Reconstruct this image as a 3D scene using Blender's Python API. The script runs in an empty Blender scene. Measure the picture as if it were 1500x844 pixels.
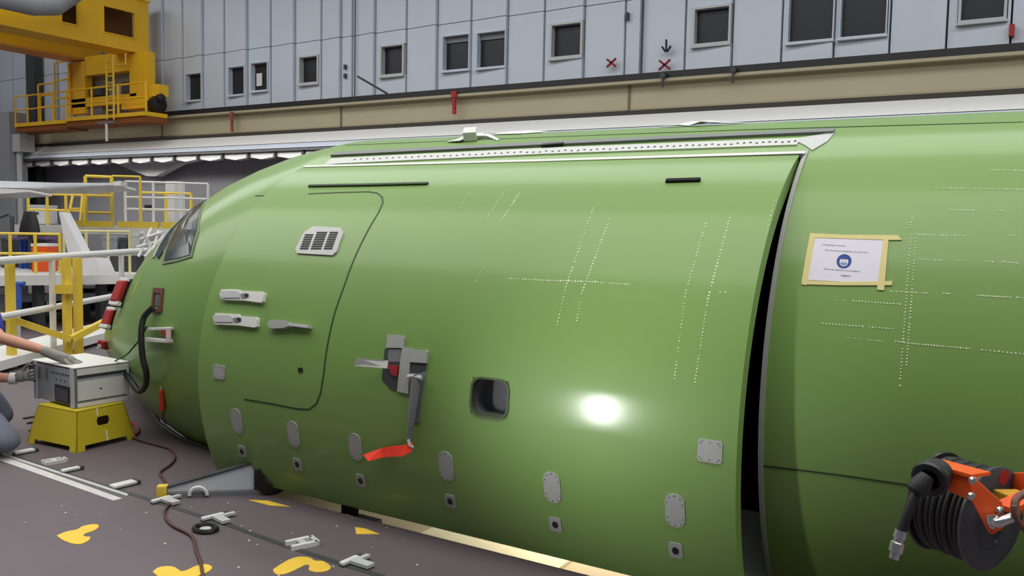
import bpy, bmesh, math, random
from mathutils import Vector, Matrix
from mathutils.bvhtree import BVHTree
random.seed(7)
S = bpy.context.scene
COL = S.collection
PI = math.pi
R_ = math.radians

# ---------------------------------------------------------------- camera
CAM_H = 1.65
FPX = 1250.0
_yaw, _pitch, _roll = R_(31.087), R_(4.179), R_(1.113)
FWD = Vector((-math.sin(_yaw)*math.cos(_pitch), math.cos(_yaw)*math.cos(_pitch), -math.sin(_pitch)))
_r0 = Vector((math.cos(_yaw), math.sin(_yaw), 0)); _d0 = FWD.cross(_r0)
RGT = math.cos(_roll)*_r0 - math.sin(_roll)*_d0
DWN = math.cos(_roll)*_d0 + math.sin(_roll)*_r0
EYE = Vector((0, 0, CAM_H))
cd = bpy.data.cameras.new('camera'); cam = bpy.data.objects.new('camera', cd); COL.objects.link(cam)
cd.sensor_width = 36; cd.lens = 36*FPX/1500; cd.clip_end = 300; cd.clip_start = 0.05
UPV = -DWN; BCK = -FWD
cam.matrix_world = Matrix(((RGT.x, UPV.x, BCK.x, EYE.x), (RGT.y, UPV.y, BCK.y, EYE.y), (RGT.z, UPV.z, BCK.z, EYE.z), (0, 0, 0, 1)))
S.camera = cam

# ---------------------------------------------------------------- light
S.view_settings.view_transform = 'Standard'; S.view_settings.look = 'None'
S.view_settings.gamma = 1; S.view_settings.use_curve_mapping = False
S.view_settings.exposure = -0.70
W = bpy.data.worlds.new('hall_light'); S.world = W; W.use_nodes = True
W.node_tree.nodes['Background'].inputs[0].default_value = (0.80, 0.88, 1.0, 1)
W.node_tree.nodes['Background'].inputs[1].default_value = 0.16

def area(name, loc, size, sy, power, color=(1, 1, 1), rot=(0, 0, 0)):
    l = bpy.data.lights.new(name, 'AREA'); l.shape = 'RECTANGLE'; l.size = size; l.size_y = sy; l.energy = power; l.color = color
    o = bpy.data.objects.new(name, l); o.location = loc; o.rotation_euler = rot; COL.objects.link(o); return o
# rows of roof lights over the hall
area('roof_light', (-10, 0.2, 12.5), 54.0, 8.0, 7100, (1.0, 0.98, 0.93))
area('roof_light', (-10, 11.5, 13.0), 54.0, 5.0, 4300, (0.97, 0.98, 1.0))
area('ledge_fill_light', (-15, 18.9, 4.05), 36.0, 0.25, 420, (1.0, 0.98, 0.95), (R_(35), 0, 0))  # fill added under the ledge to lift the dark lower wall
area('belly_fill_light', (-2.9, 6.6, -0.25), 1.4, 0.15, 45, (1.0, 0.93, 0.78))  # added fill that brightens the pit ground under the belly
# small work lamp standing low on the dock, out of the frame to the left; its glint shows on the door
wl_ = bpy.data.lights.new('work_lamp', 'AREA'); wl_.shape = 'ELLIPSE'; wl_.size = 0.17; wl_.size_y = 0.95; wl_.energy = 3.4; wl_.spread = R_(26)
wlo = bpy.data.objects.new('work_lamp', wl_); wlo.location = (-3.226, -0.187, 0.710); COL.objects.link(wlo)
wlo.rotation_euler = (Vector((-1.591, 3.461, 0.846))-Vector(wlo.location)).to_track_quat('-Z', 'Y').to_euler()

# ---------------------------------------------------------------- helpers
def ray(x, y): return (FWD*FPX + RGT*(x-750) + DWN*(y-422))
def at_z(x, y, z=0.0):
    q = ray(x, y); return EYE + q*((z-CAM_H)/q.z)
def at_y(x, y, Y):
    q = ray(x, y); return EYE + q*(Y/q.y)
def at_x(x, y, X):
    q = ray(x, y); return EYE + q*(X/q.x)
def at_d(x, y, d): return EYE + ray(x, y)*(d/FPX)
def lin(c):
    c = c/255.0
    return c/12.92 if c <= 0.04045 else ((c+0.055)/1.055)**2.4
def rgb(r, g, b): return (lin(r), lin(g), lin(b), 1)

MATS = {}
def mat(name, col, rough=0.55, metal=0.0, var=0.08, scale=6.0, bump=0.0, bscale=60.0, coat=0.0, croughness=0.1, emit=0.0, spec=0.5):
    if name in MATS: return MATS[name]
    m = bpy.data.materials.new(name); m.use_nodes = True
    nt = m.node_tree; b = nt.nodes['Principled BSDF']
    tc = nt.nodes.new('ShaderNodeTexCoord')
    nz = nt.nodes.new('ShaderNodeTexNoise'); nz.inputs['Scale'].default_value = scale; nz.inputs['Detail'].default_value = 5
    nt.links.new(tc.outputs['Object'], nz.inputs['Vector'])
    mx = nt.nodes.new('ShaderNodeMix'); mx.data_type = 'RGBA'
    mx.inputs[6].default_value = tuple(max(0, c*(1-var)) for c in col[:3])+(1,)
    mx.inputs[7].default_value = tuple(min(1, c*(1+var)) for c in col[:3])+(1,)
    nt.links.new(nz.outputs['Fac'], mx.inputs[0]); nt.links.new(mx.outputs[2], b.inputs['Base Color'])
    b.inputs['Roughness'].default_value = rough; b.inputs['Metallic'].default_value = metal
    b.inputs['Specular IOR Level'].default_value = spec
    if coat: b.inputs['Coat Weight'].default_value = coat; b.inputs['Coat Roughness'].default_value = croughness
    if bump:
        n2 = nt.nodes.new('ShaderNodeTexNoise'); n2.inputs['Scale'].default_value = bscale
        nt.links.new(tc.outputs['Object'], n2.inputs['Vector'])
        bp = nt.nodes.new('ShaderNodeBump'); bp.inputs['Strength'].default_value = bump; bp.inputs['Distance'].default_value = 0.01
        nt.links.new(n2.outputs['Fac'], bp.inputs['Height']); nt.links.new(bp.outputs[0], b.inputs['Normal'])
    MATS[name] = m; return m

GREEN = mat('green_primer', rgb(121, 158, 80), 0.55, var=0.06, scale=1.6, bump=0.02, bscale=3.0, coat=0.36, croughness=0.15)
GREEN_LINE = mat('green_seam', rgb(48, 66, 32), 0.6)
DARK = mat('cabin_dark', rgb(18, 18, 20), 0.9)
BLACK = mat('black_rubber', rgb(22, 22, 24), 0.55)
BLACKG = mat('black_plastic', rgb(34, 34, 38), 0.35)
ALU = mat('bare_aluminium', rgb(178, 180, 180), 0.4, metal=0.35, var=0.05)
PATCH = mat('grey_sealed_plate', rgb(168, 170, 166), 0.5, var=0.06)
LGREY = mat('light_grey_metal', rgb(196, 198, 198), 0.45, var=0.04)
MGREY = mat('mid_grey_metal', rgb(120, 122, 124), 0.5)
DGREY = mat('dark_grey_metal', rgb(64, 66, 68), 0.55)
WHITE = mat('white_paint', rgb(226, 226, 222), 0.45, var=0.03)
PAPER = mat('white_paper', rgb(232, 228, 240), 0.8, var=0.02)
TAPE = mat('masking_tape', rgb(226, 214, 150), 0.8, var=0.08, scale=20)
INK = mat('printed_ink', rgb(40, 40, 60), 0.8)
BLUESIGN = mat('blue_sign_ink', rgb(30, 70, 150), 0.6)
RED = mat('red_cover', rgb(168, 40, 40), 0.6, var=0.2, scale=12)
RIBBON = mat('red_ribbon', rgb(240, 56, 26), 0.7)
ORANGE = mat('orange_paint', rgb(236, 92, 36), 0.4)
YELLOW = mat('yellow_crane_paint', rgb(248, 194, 34), 0.5, var=0.1, scale=2)
YEL2 = mat('yellow_rail_paint', rgb(232, 200, 70), 0.5)
YSTOOL = mat('yellow_plastic', rgb(206, 186, 44), 0.5, var=0.06)
YMARK = mat('yellow_floor_paint', rgb(236, 196, 66), 0.7, var=0.12, scale=14)
WMARK = mat('white_floor_paint', rgb(206, 204, 200), 0.7, var=0.2, scale=18)
WALLP = mat('wall_panel_white', rgb(210, 218, 228), 0.5, var=0.05, scale=0.8)
BEAM = mat('beige_beam_paint', rgb(178, 168, 138), 0.55, var=0.05, scale=1.0)
LOWWALL = mat('lower_wall_grey', rgb(158, 158, 162), 0.7)
FLOORM = mat('grey_floor_paint', rgb(98, 88, 93), 0.6, var=0.10, scale=2.5, bump=0.03, bscale=25)
BEIGE = mat('beige_pit_floor', rgb(176, 158, 124), 0.6, var=0.15, scale=3)
LIT_CREAM = mat('lit_patch_board', rgb(226, 214, 178), 0.6, var=0.12, scale=4)
GLASSD = mat('dark_window_glass', rgb(40, 42, 50), 0.32, var=0.2, scale=1.2, spec=0.35)
COCK = mat('cockpit_glass', rgb(52, 70, 74), 0.16, var=0.7, scale=6, spec=0.3)
SKIN = mat('skin', rgb(206, 150, 126), 0.55, var=0.06, scale=20)
GLOVE = mat('grey_glove', rgb(150, 150, 142), 0.85, var=0.12, scale=40)
SHIRT = mat('blue_shirt', rgb(40, 48, 140), 0.85)
TROUS = mat('grey_trousers', rgb(104, 108, 124), 0.9, var=0.12, scale=14)
HAIR = mat('dark_hair', rgb(46, 34, 28), 0.7)
BOOT = mat('black_boot', rgb(30, 30, 32), 0.6)
BLUE = mat('blue_paint', rgb(50, 84, 170), 0.5)
BROWN = mat('brown_hose', rgb(110, 70, 60), 0.5)
CORD = mat('dark_red_cord', rgb(84, 50, 46), 0.6)
CHROME = mat('chrome', rgb(210, 210, 210), 0.22, metal=0.9, var=0.02)

BASE = {}
class MB:
    def __init__(s): s.v = []; s.f = []; s.smooth = False
    def add(s, vs, fs):
        o = len(s.v); s.v += [Vector(v) for v in vs]; s.f += [tuple(i+o for i in f) for f in fs]; return s
    def obox(s, c, ax, ay, az):            # centre + half-axis vectors
        c = Vector(c); vs = [c+ax*i+ay*j+az*k for i in (-1, 1) for j in (-1, 1) for k in (-1, 1)]
        return s.add(vs, [(0, 1, 3, 2), (4, 6, 7, 5), (0, 4, 5, 1), (2, 3, 7, 6), (0, 2, 6, 4), (1, 5, 7, 3)])
    def box(s, x0, x1, y0, y1, z0, z1):
        return s.obox(((x0+x1)/2, (y0+y1)/2, (z0+z1)/2), Vector(((x1-x0)/2, 0, 0)), Vector((0, (y1-y0)/2, 0)), Vector((0, 0, (z1-z0)/2)))
    def bar(s, a, b, w, h=None, up=(0, 0, 1)):   # square bar from a to b
        a = Vector(a); b = Vector(b); d = (b-a); L = d.length/2; d.normalize(); h = h or w
        u = Vector(up)
        if abs(d.dot(u)) > 0.98: u = Vector((1, 0, 0))
        sx = d.cross(u).normalized(); uy = sx.cross(d)
        return s.obox((a+b)/2, d*L, sx*(w/2), uy*(h/2))
    def cyl(s, a, b, r, n=10, r2=None): return s.tube([a, b], r, n, r_end=r2)
    def tube(s, pts, r, n=8, r_end=None, caps=True):
        pts = [Vector(p) for p in pts]; rings = []; prev = None
        for i, p in enumerate(pts):
            d = (pts[min(i+1, len(pts)-1)]-pts[max(i-1, 0)]).normalized()
            if prev is None:
                u = Vector((0, 0, 1)) if abs(d.z) < 0.9 else Vector((1, 0, 0)); sx = d.cross(u).normalized()
            else:
                sx = (prev-d*prev.dot(d)).normalized()
            prev = sx; sy = d.cross(sx)
            rr = r if not isinstance(r, (list, tuple)) else r[i]
            if r_end is not None and i == len(pts)-1: rr = r_end
            rings.append([p+(sx*math.cos(2*PI*k/n)+sy*math.sin(2*PI*k/n))*rr for k in range(n)])
        vs = [v for g in rings for v in g]; fs = []
        for i in range(len(pts)-1):
            for k in range(n):
                fs.append((i*n+k, i*n+(k+1) % n, (i+1)*n+(k+1) % n, (i+1)*n+k))
        if caps: fs += [tuple(range(n-1, -1, -1)), tuple((len(pts)-1)*n+k for k in range(n))]
        return s.add(vs, fs)
    def lathe(s, c, axis, prof, n=24):     # prof: list of (along, radius)
        c = Vector(c); d = Vector(axis).normalized(); u = Vector((0, 0, 1)) if abs(d.z) < 0.9 else Vector((1, 0, 0))
        sx = d.cross(u).normalized(); sy = d.cross(sx); vs = []; fs = []
        for t, r in prof:
            vs += [c+d*t+(sx*math.cos(2*PI*k/n)+sy*math.sin(2*PI*k/n))*r for k in range(n)]
        for i in range(len(prof)-1):
            for k in range(n): fs.append((i*n+k, i*n+(k+1) % n, (i+1)*n+(k+1) % n, (i+1)*n+k))
        fs += [tuple(range(n-1, -1, -1)), tuple((len(prof)-1)*n+k for k in range(n))]
        return s.add(vs, fs)
    def prism(s, pts, off):                # polygon + extrusion vector
        n = len(pts); off = Vector(off); pts = [Vector(p) for p in pts]
        vs = pts+[p+off for p in pts]
        fs = [tuple(range(n-1, -1, -1)), tuple(range(n, 2*n))]+[(i, (i+1) % n, n+(i+1) % n, n+i) for i in range(n)]
        return s.add(vs, fs)
    def sphere(s, c, r, n=12, m=8, sc=(1, 1, 1)):
        c = Vector(c); vs = [c+Vector((0, 0, r*sc[2]))]; fs = []
        for i in range(1, m):
            for k in range(n):
                a = PI*i/m; t = 2*PI*k/n
                vs.append(c+Vector((r*sc[0]*math.sin(a)*math.cos(t), r*sc[1]*math.sin(a)*math.sin(t), r*sc[2]*math.cos(a))))
        vs.append(c-Vector((0, 0, r*sc[2])))
        for k in range(n): fs.append((0, 1+k, 1+(k+1) % n))
        for i in range(m-2):
            for k in range(n): fs.append((1+i*n+k, 1+(i+1)*n+k, 1+(i+1)*n+(k+1) % n, 1+i*n+(k+1) % n))
        L = len(vs)-1; o = 1+(m-2)*n
        for k in range(n): fs.append((L, o+(k+1) % n, o+k))
        return s.add(vs, fs)
    def build(s, name, m, parent=None, loc=None, smooth=False, bevel=0.0, label=None, kind=None, fix=True):
        if parent is not None: b = BASE[parent.name]
        elif loc is not None: b = Vector(loc)
        else:
            mn = Vector((min(v.x for v in s.v), min(v.y for v in s.v), min(v.z for v in s.v))); mxv = Vector((max(v.x for v in s.v), max(v.y for v in s.v), max(v.z for v in s.v)))
            b = Vector(((mn.x+mxv.x)/2, (mn.y+mxv.y)/2, mn.z))
        me = bpy.data.meshes.new(name); me.from_pydata([v-b for v in s.v], [], s.f)
        if fix:
            bm = bmesh.new(); bm.from_mesh(me); bmesh.ops.recalc_face_normals(bm, faces=bm.faces); bm.to_mesh(me); bm.free()
        me.materials.append(m)
        o = bpy.data.objects.new(name, me); COL.objects.link(o)
        if smooth:
            me.polygons.foreach_set('use_smooth', [True]*len(me.polygons))
            if smooth == 'auto': me.set_sharp_from_angle(angle=R_(38))
        if bevel:
            md = o.modifiers.new('bevel', 'BEVEL'); md.width = bevel; md.segments = 2; md.limit_method = 'ANGLE'
        if parent is not None: o.parent = parent
        else: o.location = b
        BASE[o.name] = b
        if label: o['label'] = label
        if kind: o['kind'] = kind
        return o
def tag(o, label, cat, group=None):
    o['label'] = label; o['category'] = cat
    if group: o['group'] = group
    return o
def thing(name, loc, label, cat, group=None):
    o = bpy.data.objects.new(name, None); o.empty_display_size = 0.1; COL.objects.link(o); o.location = Vector(loc); BASE[o.name] = Vector(loc)
    return tag(o, label, cat, group)
def struct_root(name, loc):
    o = bpy.data.objects.new(name, None); COL.objects.link(o); o.location = Vector(loc); BASE[o.name] = Vector(loc); o['kind'] = 'structure'; return o
def lerp(a, b, t): return a+(b-a)*t
def catmull(pts, n=6):
    pts = [Vector(p) for p in pts]; out = []
    for i in range(len(pts)-1):
        p0 = pts[max(i-1, 0)]; p1 = pts[i]; p2 = pts[i+1]; p3 = pts[min(i+2, len(pts)-1)]
        for k in range(n):
            t = k/n
            out.append(0.5*((2*p1)+(p2-p0)*t+(2*p0-5*p1+4*p2-p3)*t*t+(3*p1-p0-3*p2+p3)*t**3))
    out.append(pts[-1]); return out

# ================================================================ SETTING: floor, pit
PIT_Z = -1.12
ex0 = at_z(470, 744).y
# the dock floor is a raised platform with an opening that follows the aircraft: (x, near edge, far edge)
EDGE = [(-45, 5.13, 5.13), (-6.75, 5.13, 5.13), (-6.6, 4.82, 5.5), (-6.4, 4.62, 5.7), (-5.9, 4.345, 6.1), (-5.4, 4.15, 7.0), (-4.95, 4.06, 8.2), (-4.55, 4.0, 8.4), (-4.32, 3.98, 8.4), (-4.22, 3.52, 8.4), (-4.0, ex0, 8.4), (14, ex0, 8.4)]
fl = MB()
for near in (True, False):
    vs = []; fs = []
    for x, yn, yf in EDGE:
        a_, b_ = (-12, yn) if near else (yf, 22)
        vs += [(x, a_, 0), (x, b_, 0), (x, b_, -.16), (x, a_, -.16)]
    for i in range(len(EDGE)-1):
        for k in range(4): fs.append((i*4+k, i*4+(k+1) % 4, i*4+4+(k+1) % 4, i*4+4+k))
    n4 = len(vs)-4; fs += [(0, 1, 2, 3), (n4+3, n4+2, n4+1, n4)]
    fl.add(vs, fs)
floor = fl.build('floor', FLOORM, kind='structure', loc=(0, 0, 0))
pit = MB(); pit.box(-9, 14, -2, 12, PIT_Z-0.15, PIT_Z)
pit.build('pit_floor', BEIGE, floor, label='beige ground below the dock floor under the aircraft belly')
# dark rubber lip along the opening
lp = MB(); pts_ = [Vector((x, yn, .004)) for x, yn, yf in EDGE[2:10]]
lp.tube(pts_, .014, 6); lp.build('rubber_lip', DGREY, floor)
def poly_on_floor(pxs, name, m, parent, h=0.003, z=0.0, label=None):
    pts = [at_z(x, y, z) for x, y in pxs]
    return MB().prism(pts, (0, 0, h)).build(name, m, parent, label=label)
# yellow shoe shaped paint marks
def z5(p): return (p[0]/4.1375, p[1]/4.1375+640)
def z6(p): return (p[0]/3.767+200, p[1]/3.767+620)
foot1 = [z5(p) for p in ((343,602),(400,578),(465,565),(500,545),(560,533),(592,535),(597,550),(570,570),(520,588),(505,600),(520,608),(548,610),(535,632),(490,652),(440,650),(385,630))]
foot2 = [z5(p) for p in ((925,822),(960,795),(1020,787),(1062,795),(1095,817),(1130,812),(1190,785),(1250,776),(1285,792),(1270,815),(1220,838),(1150,862),(1060,872),(980,860))]
foot3 = [z6(p) for p in ((752,812),(790,785),(850,752),(905,740),(955,745),(985,762),(1030,765),(1072,795),(1050,818),(990,824),(950,812),(955,790),(930,785),(880,810),(820,834),(770,835))]
for pts, lb in ((foot1, 'yellow painted footprint nearest the white line'), (foot2, 'yellow painted footprint crossed by the dark cord'), (foot3, 'yellow painted footprint below the white clip')):
    poly_on_floor(catmull([Vector((x, y, 0)) for x, y in pts+pts[:1]], 3)[:-1] and [(v.x, v.y) for v in catmull([Vector((x, y, 0)) for x, y in pts+pts[:1]], 3)[:-1]], 'footprint_marking', YMARK, floor, label=lb)
poly_on_floor([(364,733),(392,734),(425,743),(395,741)], 'line_marking', YMARK, floor, label='short yellow painted line by the stand-in wedge')
poly_on_floor([(520,773),(535,775),(556,783),(522,783)], 'line_marking', YMARK, floor, label='small yellow painted mark at the pit edge')
# white band and recessed track
poly_on_floor([(-60,650),(-60,657),(0,675),(166,734),(179,731),(0,667)], 'white_line', WMARK, floor)
poly_on_floor([(-40,652),(0,664),(188,725),(186,728),(0,667),(-40,655)], 'track_cover', LGREY, floor, h=0.006)
sl = MB()
for a, b in (((0,663),(190,724)), ((193,724),(330,768)), ((330,768),(424,802)), ((424,802),(600,858))):
    A = at_z(*a); B = at_z(*b); d = (B-A).normalized(); n = Vector((-d.y, d.x, 0))
    sl.prism([A-n*.018, B-n*.018, B+n*.018, A+n*.018], (0, 0, 0.002))
sl.build('track_slot', DGREY, floor)
fk = MB()
for k in range(30):
    x, y = random.uniform(20, 620), random.uniform(735, 844)
    p = at_z(x, y); r = random.uniform(.003, .008)
    fk.prism([p+Vector((r*math.cos(a), r*math.sin(a)*random.uniform(.6, 1.2), 0)) for a in (0, 1, 2.1, 3.3, 4.2, 5.2)], (0, 0, .002))
o = fk.build('paint_fleck', WMARK, floor); o['kind'] = 'stuff'

# ================================================================ SETTING: back wall with panels and windows
YW = 21.2
wr = struct_root('wall_back', (-12, YW, 0))
zb_beam = at_y(800, 173, 20.5).z; zt_beam = at_y(800, 125, 20.5).z
z_joint = at_y(530, 52, YW).z
z_wtop = at_y(703, 49, YW).z; z_wbot = at_y(703, 101, YW).z
Z_TOP = 13.5
MB().box(-40, 14, YW+0.25, YW+0.5, 0, Z_TOP).build('backing', DGREY, wr)
MB().box(-40, 14, YW+0.02, YW+0.25, 0, zt_beam-0.3).build('lower_wall', LOWWALL, wr, label='dark grey lower wall below the beam')
lines_px = [242,270,300,331,365,399,434.6,473,502,518.7,552,597.6,643,692,745.7,799,857.6,917,941,1005,1074,1146,1222.5,1303.7,1386.5,1480]
xs = [at_y(x, 60, YW).x for x in lines_px]
while xs[0] > -39.6: xs.insert(0, xs[0]-1.14)
while xs[-1] < 7: xs.append(xs[-1]+1.2)
win_px = [(276,300,108,148),(338,363,98,140),(371,397,92,134),(441,471,82,124),(560,596,66,112),(651,692,52,104),(701,745,47,100),(808,857,34,86),(1016,1074,10,67),(1155,1225,-20,62),(1231,1303,-30,55),(1404,1478,-40,33)]
wins = []
for a, b, t, u in win_px:
    wins.append((at_y(a, (t+u)/2, YW).x, at_y(b, (t+u)/2, YW).x, at_y((a+b)/2, u, YW).z, at_y((a+b)/2, t, YW).z))
Z0 = zt_beam-0.35
def panel_piece(mb, x0, x1, z0, z1, xa, xb, tilt):
    # shingled cladding: proud at one long edge, flush at the other
    def dep(x): return YW - 0.05 - tilt*((x-xa)/(xb-xa))**2
    vs = []
    for x in (x0, x1):
        for z in (z0, z1): vs += [(x, dep(x), z), (x, YW+0.2, z)]
    mb.add(vs, [(0, 4, 6, 2), (1, 3, 7, 5), (0, 2, 3, 1), (4, 5, 7, 6), (0, 1, 5, 4), (2, 6, 7, 3)])
for i in range(len(xs)-1):
    xa, xb = xs[i]+0.02, xs[i+1]-0.02
    tilt = 0.11 if i % 2 else 0.06
    hit = [w for w in wins if w[0]+w[1] > 2*xa and w[0]+w[1] < 2*xb]
    m = MB()
    if hit:
        w = hit[0]; wx0, wx1 = max(w[0], xa+.01), min(w[1], xb-.01)
        panel_piece(m, xa, xb, Z0, w[2], xa, xb, tilt)
        panel_piece(m, xa, wx0, w[2], w[3], xa, xb, tilt)
        if xb-wx1 > .015: panel_piece(m, wx1, xb, w[2], w[3], xa, xb, tilt)
        if w[3] < z_joint-.02: panel_piece(m, xa, xb, w[3], z_joint-.012, xa, xb, tilt)
    else:
        panel_piece(m, xa, xb, Z0, z_joint-.012, xa, xb, tilt)
    m.build('wall_panel', WALLP, wr)
    m = MB(); zz = z_joint+.012
    if hit and hit[0][3] > z_joint: zz = hit[0][3]+.0
    panel_piece(m, xa, xb, zz, Z_TOP, xa, xb, tilt)
    m.build('wall_panel', WALLP, wr)
# windows
for n, (x0, x1, z0, z1) in enumerate(wins):
    x0 += .02; x1 -= .02
    w = struct_root('window_%d' % (n+1), ((x0+x1)/2, YW, z0))
    fw = 0.055 if n in (3, 4, 7, 8, 11) else 0.025
    f = MB(); y0, y1 = YW-.15, YW+.15
    f.box(x0, x0+fw, y0, y1, z0, z1); f.box(x1-fw, x1, y0, y1, z0, z1); f.box(x0+fw, x1-fw, y0, y1, z1-fw, z1); f.box(x0+fw, x1-fw, y0, y1, z0, z0+fw)
    f.box(x0-.03, x1+.02, YW-.20, YW-.05, z0-.05, z0)
    f.build('window_frame', LGREY if fw > .03 else WALLP, w)
    MB().box(x0+fw, x1-fw, YW+.05, YW+.07, z0+fw, z1-fw).build('pane', GLASSD, w)
    if n in (5, 6):
        MB().box(x0+fw, x1-fw, YW+.0, YW+.03, z1-fw-(z1-z0)*.17, z1-fw).build('blind', MGREY, w, label='rolled grey blind')
    if n == 2:
        MB().box(x0+.14, x0+.40, YW+.0, YW+.03, z0+.2, z1-.35).build('white_sheet', WHITE, w)
# painted marks on the wall
def cross_mark(px, py, s, name='red_cross_mark'):
    p = at_y(px, py, YW-.26); m = MB()
    for sg in (-1, 1): m.bar(p+Vector((-s, 0, -s*.8*sg)), p+Vector((s, 0, s*.8*sg)), .05, .05, up=(0, 1, 0))
    m.build(name, mat('dark_red_paint', rgb(140, 30, 50), .7), wr)
cross_mark(895.5, 92, .13); cross_mark(973.5, 95, .15)
p = at_y(976, 58, YW-.26); q = at_y(976, 76, YW-.26); m = MB(); m.bar(p, q, .04, .05, up=(0, 1, 0))
for sg in (-1, 1): m.bar(q+Vector((0.02*sg, 0, 0)), q+Vector((.12*sg, 0, .14)), .04, .05, up=(0, 1, 0))
m.build('arrow_mark', INK, wr)
for y in (48, 61):
    p = at_y(505, y*1.0+50, YW-.15); MB().box(p.x-.04, p.x+.04, YW-.17, YW-.04, p.z-.07, p.z+.07).build('wall_hook', DGREY, wr)
p = at_y(919, 24, YW-.15); MB().box(p.x-.03, p.x+.03, YW-.2, YW-.02, p.z-.1, p.z+.1).build('wall_hook', DGREY, wr)
p = at_y(1482, 45, YW-.15); MB().box(p.x-.05, p.x+.05, YW-.25, YW-.02, p.z-.12, p.z+.12).build('wall_hook', RED, wr)
# vertical conduit at the slip joints
for x in (520, 941):
    a = at_y(x, 60, YW-.14); MB().cyl((a.x, YW-.14, Z0), (a.x, YW-.14, Z_TOP), .02, 6).build('conduit', DGREY, wr)
# left wall
wl = MB().box(-40.4, -40, -10, 22, 0, 13.5).build('wall_left', mat('side_wall_grey', rgb(150, 156, 164), .6), kind='structure')

# ---------------------------------------------------------------- crane runway beam
br = thing('crane_runway_beam', (-12, 20.5, zb_beam), 'long beige runway beam crossing the wall below the windows', 'beam')
web = [-40, at_y(238, 190, 20.5).x, at_y(500, 160, 20.5).x, at_y(922, 140, 20.5).x, 14]
for a, b in zip(web[:-1], web[1:]):
    MB().box(a+.01, b-.01, 20.5, 20.75, zb_beam+.05, zt_beam-.10).build('web_panel', BEAM, br)
    MB().box(b-.03, b+.03, 20.47, 20.72, zb_beam+.05, zt_beam-.1).build('joint_plate', mat('beam_joint_brown', rgb(120, 104, 78), .6), br)
MB().box(-40, 14, 20.28, 21.0, zt_beam-.16, zt_beam-.09).build('top_flange', BEAM, br)
MB().box(-40, 14, 20.35, 20.6, zt_beam-.09, zt_beam+.09).build('rail', BLACKG, br, label='black crane rail')
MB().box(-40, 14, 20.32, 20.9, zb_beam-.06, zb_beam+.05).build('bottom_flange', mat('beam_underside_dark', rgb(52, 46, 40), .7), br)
# white service ledge below the beam
lz1 = at_y(260, 207, 20.2).z; lz0 = at_y(260, 219, 20.2).z; lz2 = at_y(260, 226, 20.2).z
lr = thing('service_ledge', (-12, 20.2, lz0), 'white and grey service ledge directly under the beige beam', 'ledge')
MB().prism([(-38, 19.75, lz0), (-38, 20.3, zb_beam-.07), (-38, 20.9, zb_beam-.07), (-38, 20.9, lz0)], (52, 0, 0)).build('upper_band', WHITE, lr)
MB().prism([(-38, 19.62, lz2), (-38, 19.75, lz0-.02), (-38, 20.9, lz0-.02), (-38, 20.9, lz2)], (52, 0, 0)).build('lower_band', mat('ledge_blue_grey', rgb(176, 184, 194), .5), lr)
MB().box(-38, 14, 19.62, 19.9, lz2-.09, lz2-.02).build('cable_tray', DGREY, lr, label='dark cable tray strip')
for i in range(39):
    x = -36+i*1.25
    MB().box(x, x+.07, 19.75, 19.9, lz2-.28, lz2-.09).build('hanger', DGREY, lr)
    MB().prism([(x+.08, 19.85, lz2-.1), (x+1.24, 19.85, lz2-.1), (x+1.24, 19.85, lz2-.24), (x+.7, 19.75, lz2-.32), (x+.08, 19.85, lz2-.24)], (0, .25, 0)).build('valance', WHITE, lr)
# white bracket and soffit
g = [at_y(x, y, 20.6) for x, y in ((170,240),(300,232),(262,240),(228,258),(215,258))]
tag(MB().prism(g, (0, .3, 0)).build('wall_gusset', WHITE), 'white tapered bracket under the service ledge above the yellow railings', 'bracket')
# items hanging from / standing on the beam
def hang(name, px, y0, y1, w, m, label, cat):
    a = at_y(px, y0, 20.26); b = at_y(px, y1, 20.26); r = thing(name, a, label, cat)
    n = 5; L = (a.z-b.z)
    MB().box(a.x-w*.5, a.x+w*.5, 20.2, 20.3, a.z-L*.22, a.z+.04).build('clamp', m, r)
    for k in range(4):
        z = a.z-L*(.25+.19*k)
        MB().lathe((a.x, 20.25, z-L*.09), (0, 1, 0) if k % 2 else (.3, 1, 0), [(-.03, w*.25), (-.03, w*.42), (.03, w*.42), (.03, w*.25)], 10).build('chain_link', m, r)
    return r
hang('crane_stop_chain', 666, 136, 167, .16, RED, 'dark red chain tag hanging on the beam above the fuselage', 'chain')
hang('crane_stop_chain', 340, 166, 193, .15, mat('rust_chain', rgb(150, 80, 60), .6), 'rust coloured chain hanging on the beam left of centre', 'chain')
for px, y0, y1, lb in ((971, 110, 128, 'thin dark rod on the beam under the arrow mark'), (1074, 102, 122, 'thin dark rod on the beam right of the arrow mark')):
    a = at_y(px, y0, 20.2); b = at_y(px, y1, 20.2); r = thing('beam_rod', b, lb, 'rod')
    MB().cyl((a.x, 20.2, b.z), (a.x, 20.2, a.z), .03, 6).build('rod_shaft', DGREY, r); MB().box(a.x-.06, a.x+.06, 20.17, 20.3, a.z-.06, a.z+.06).build('rod_clip', DGREY, r)
a = at_y(524, 112, 20.4); b = at_y(567, 137, 20.4)
tag(MB().cyl(a, b, .035, 6).build('leaning_rod', DGREY), 'dark rod leaning at a slant on the beam rail', 'rod')

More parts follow.
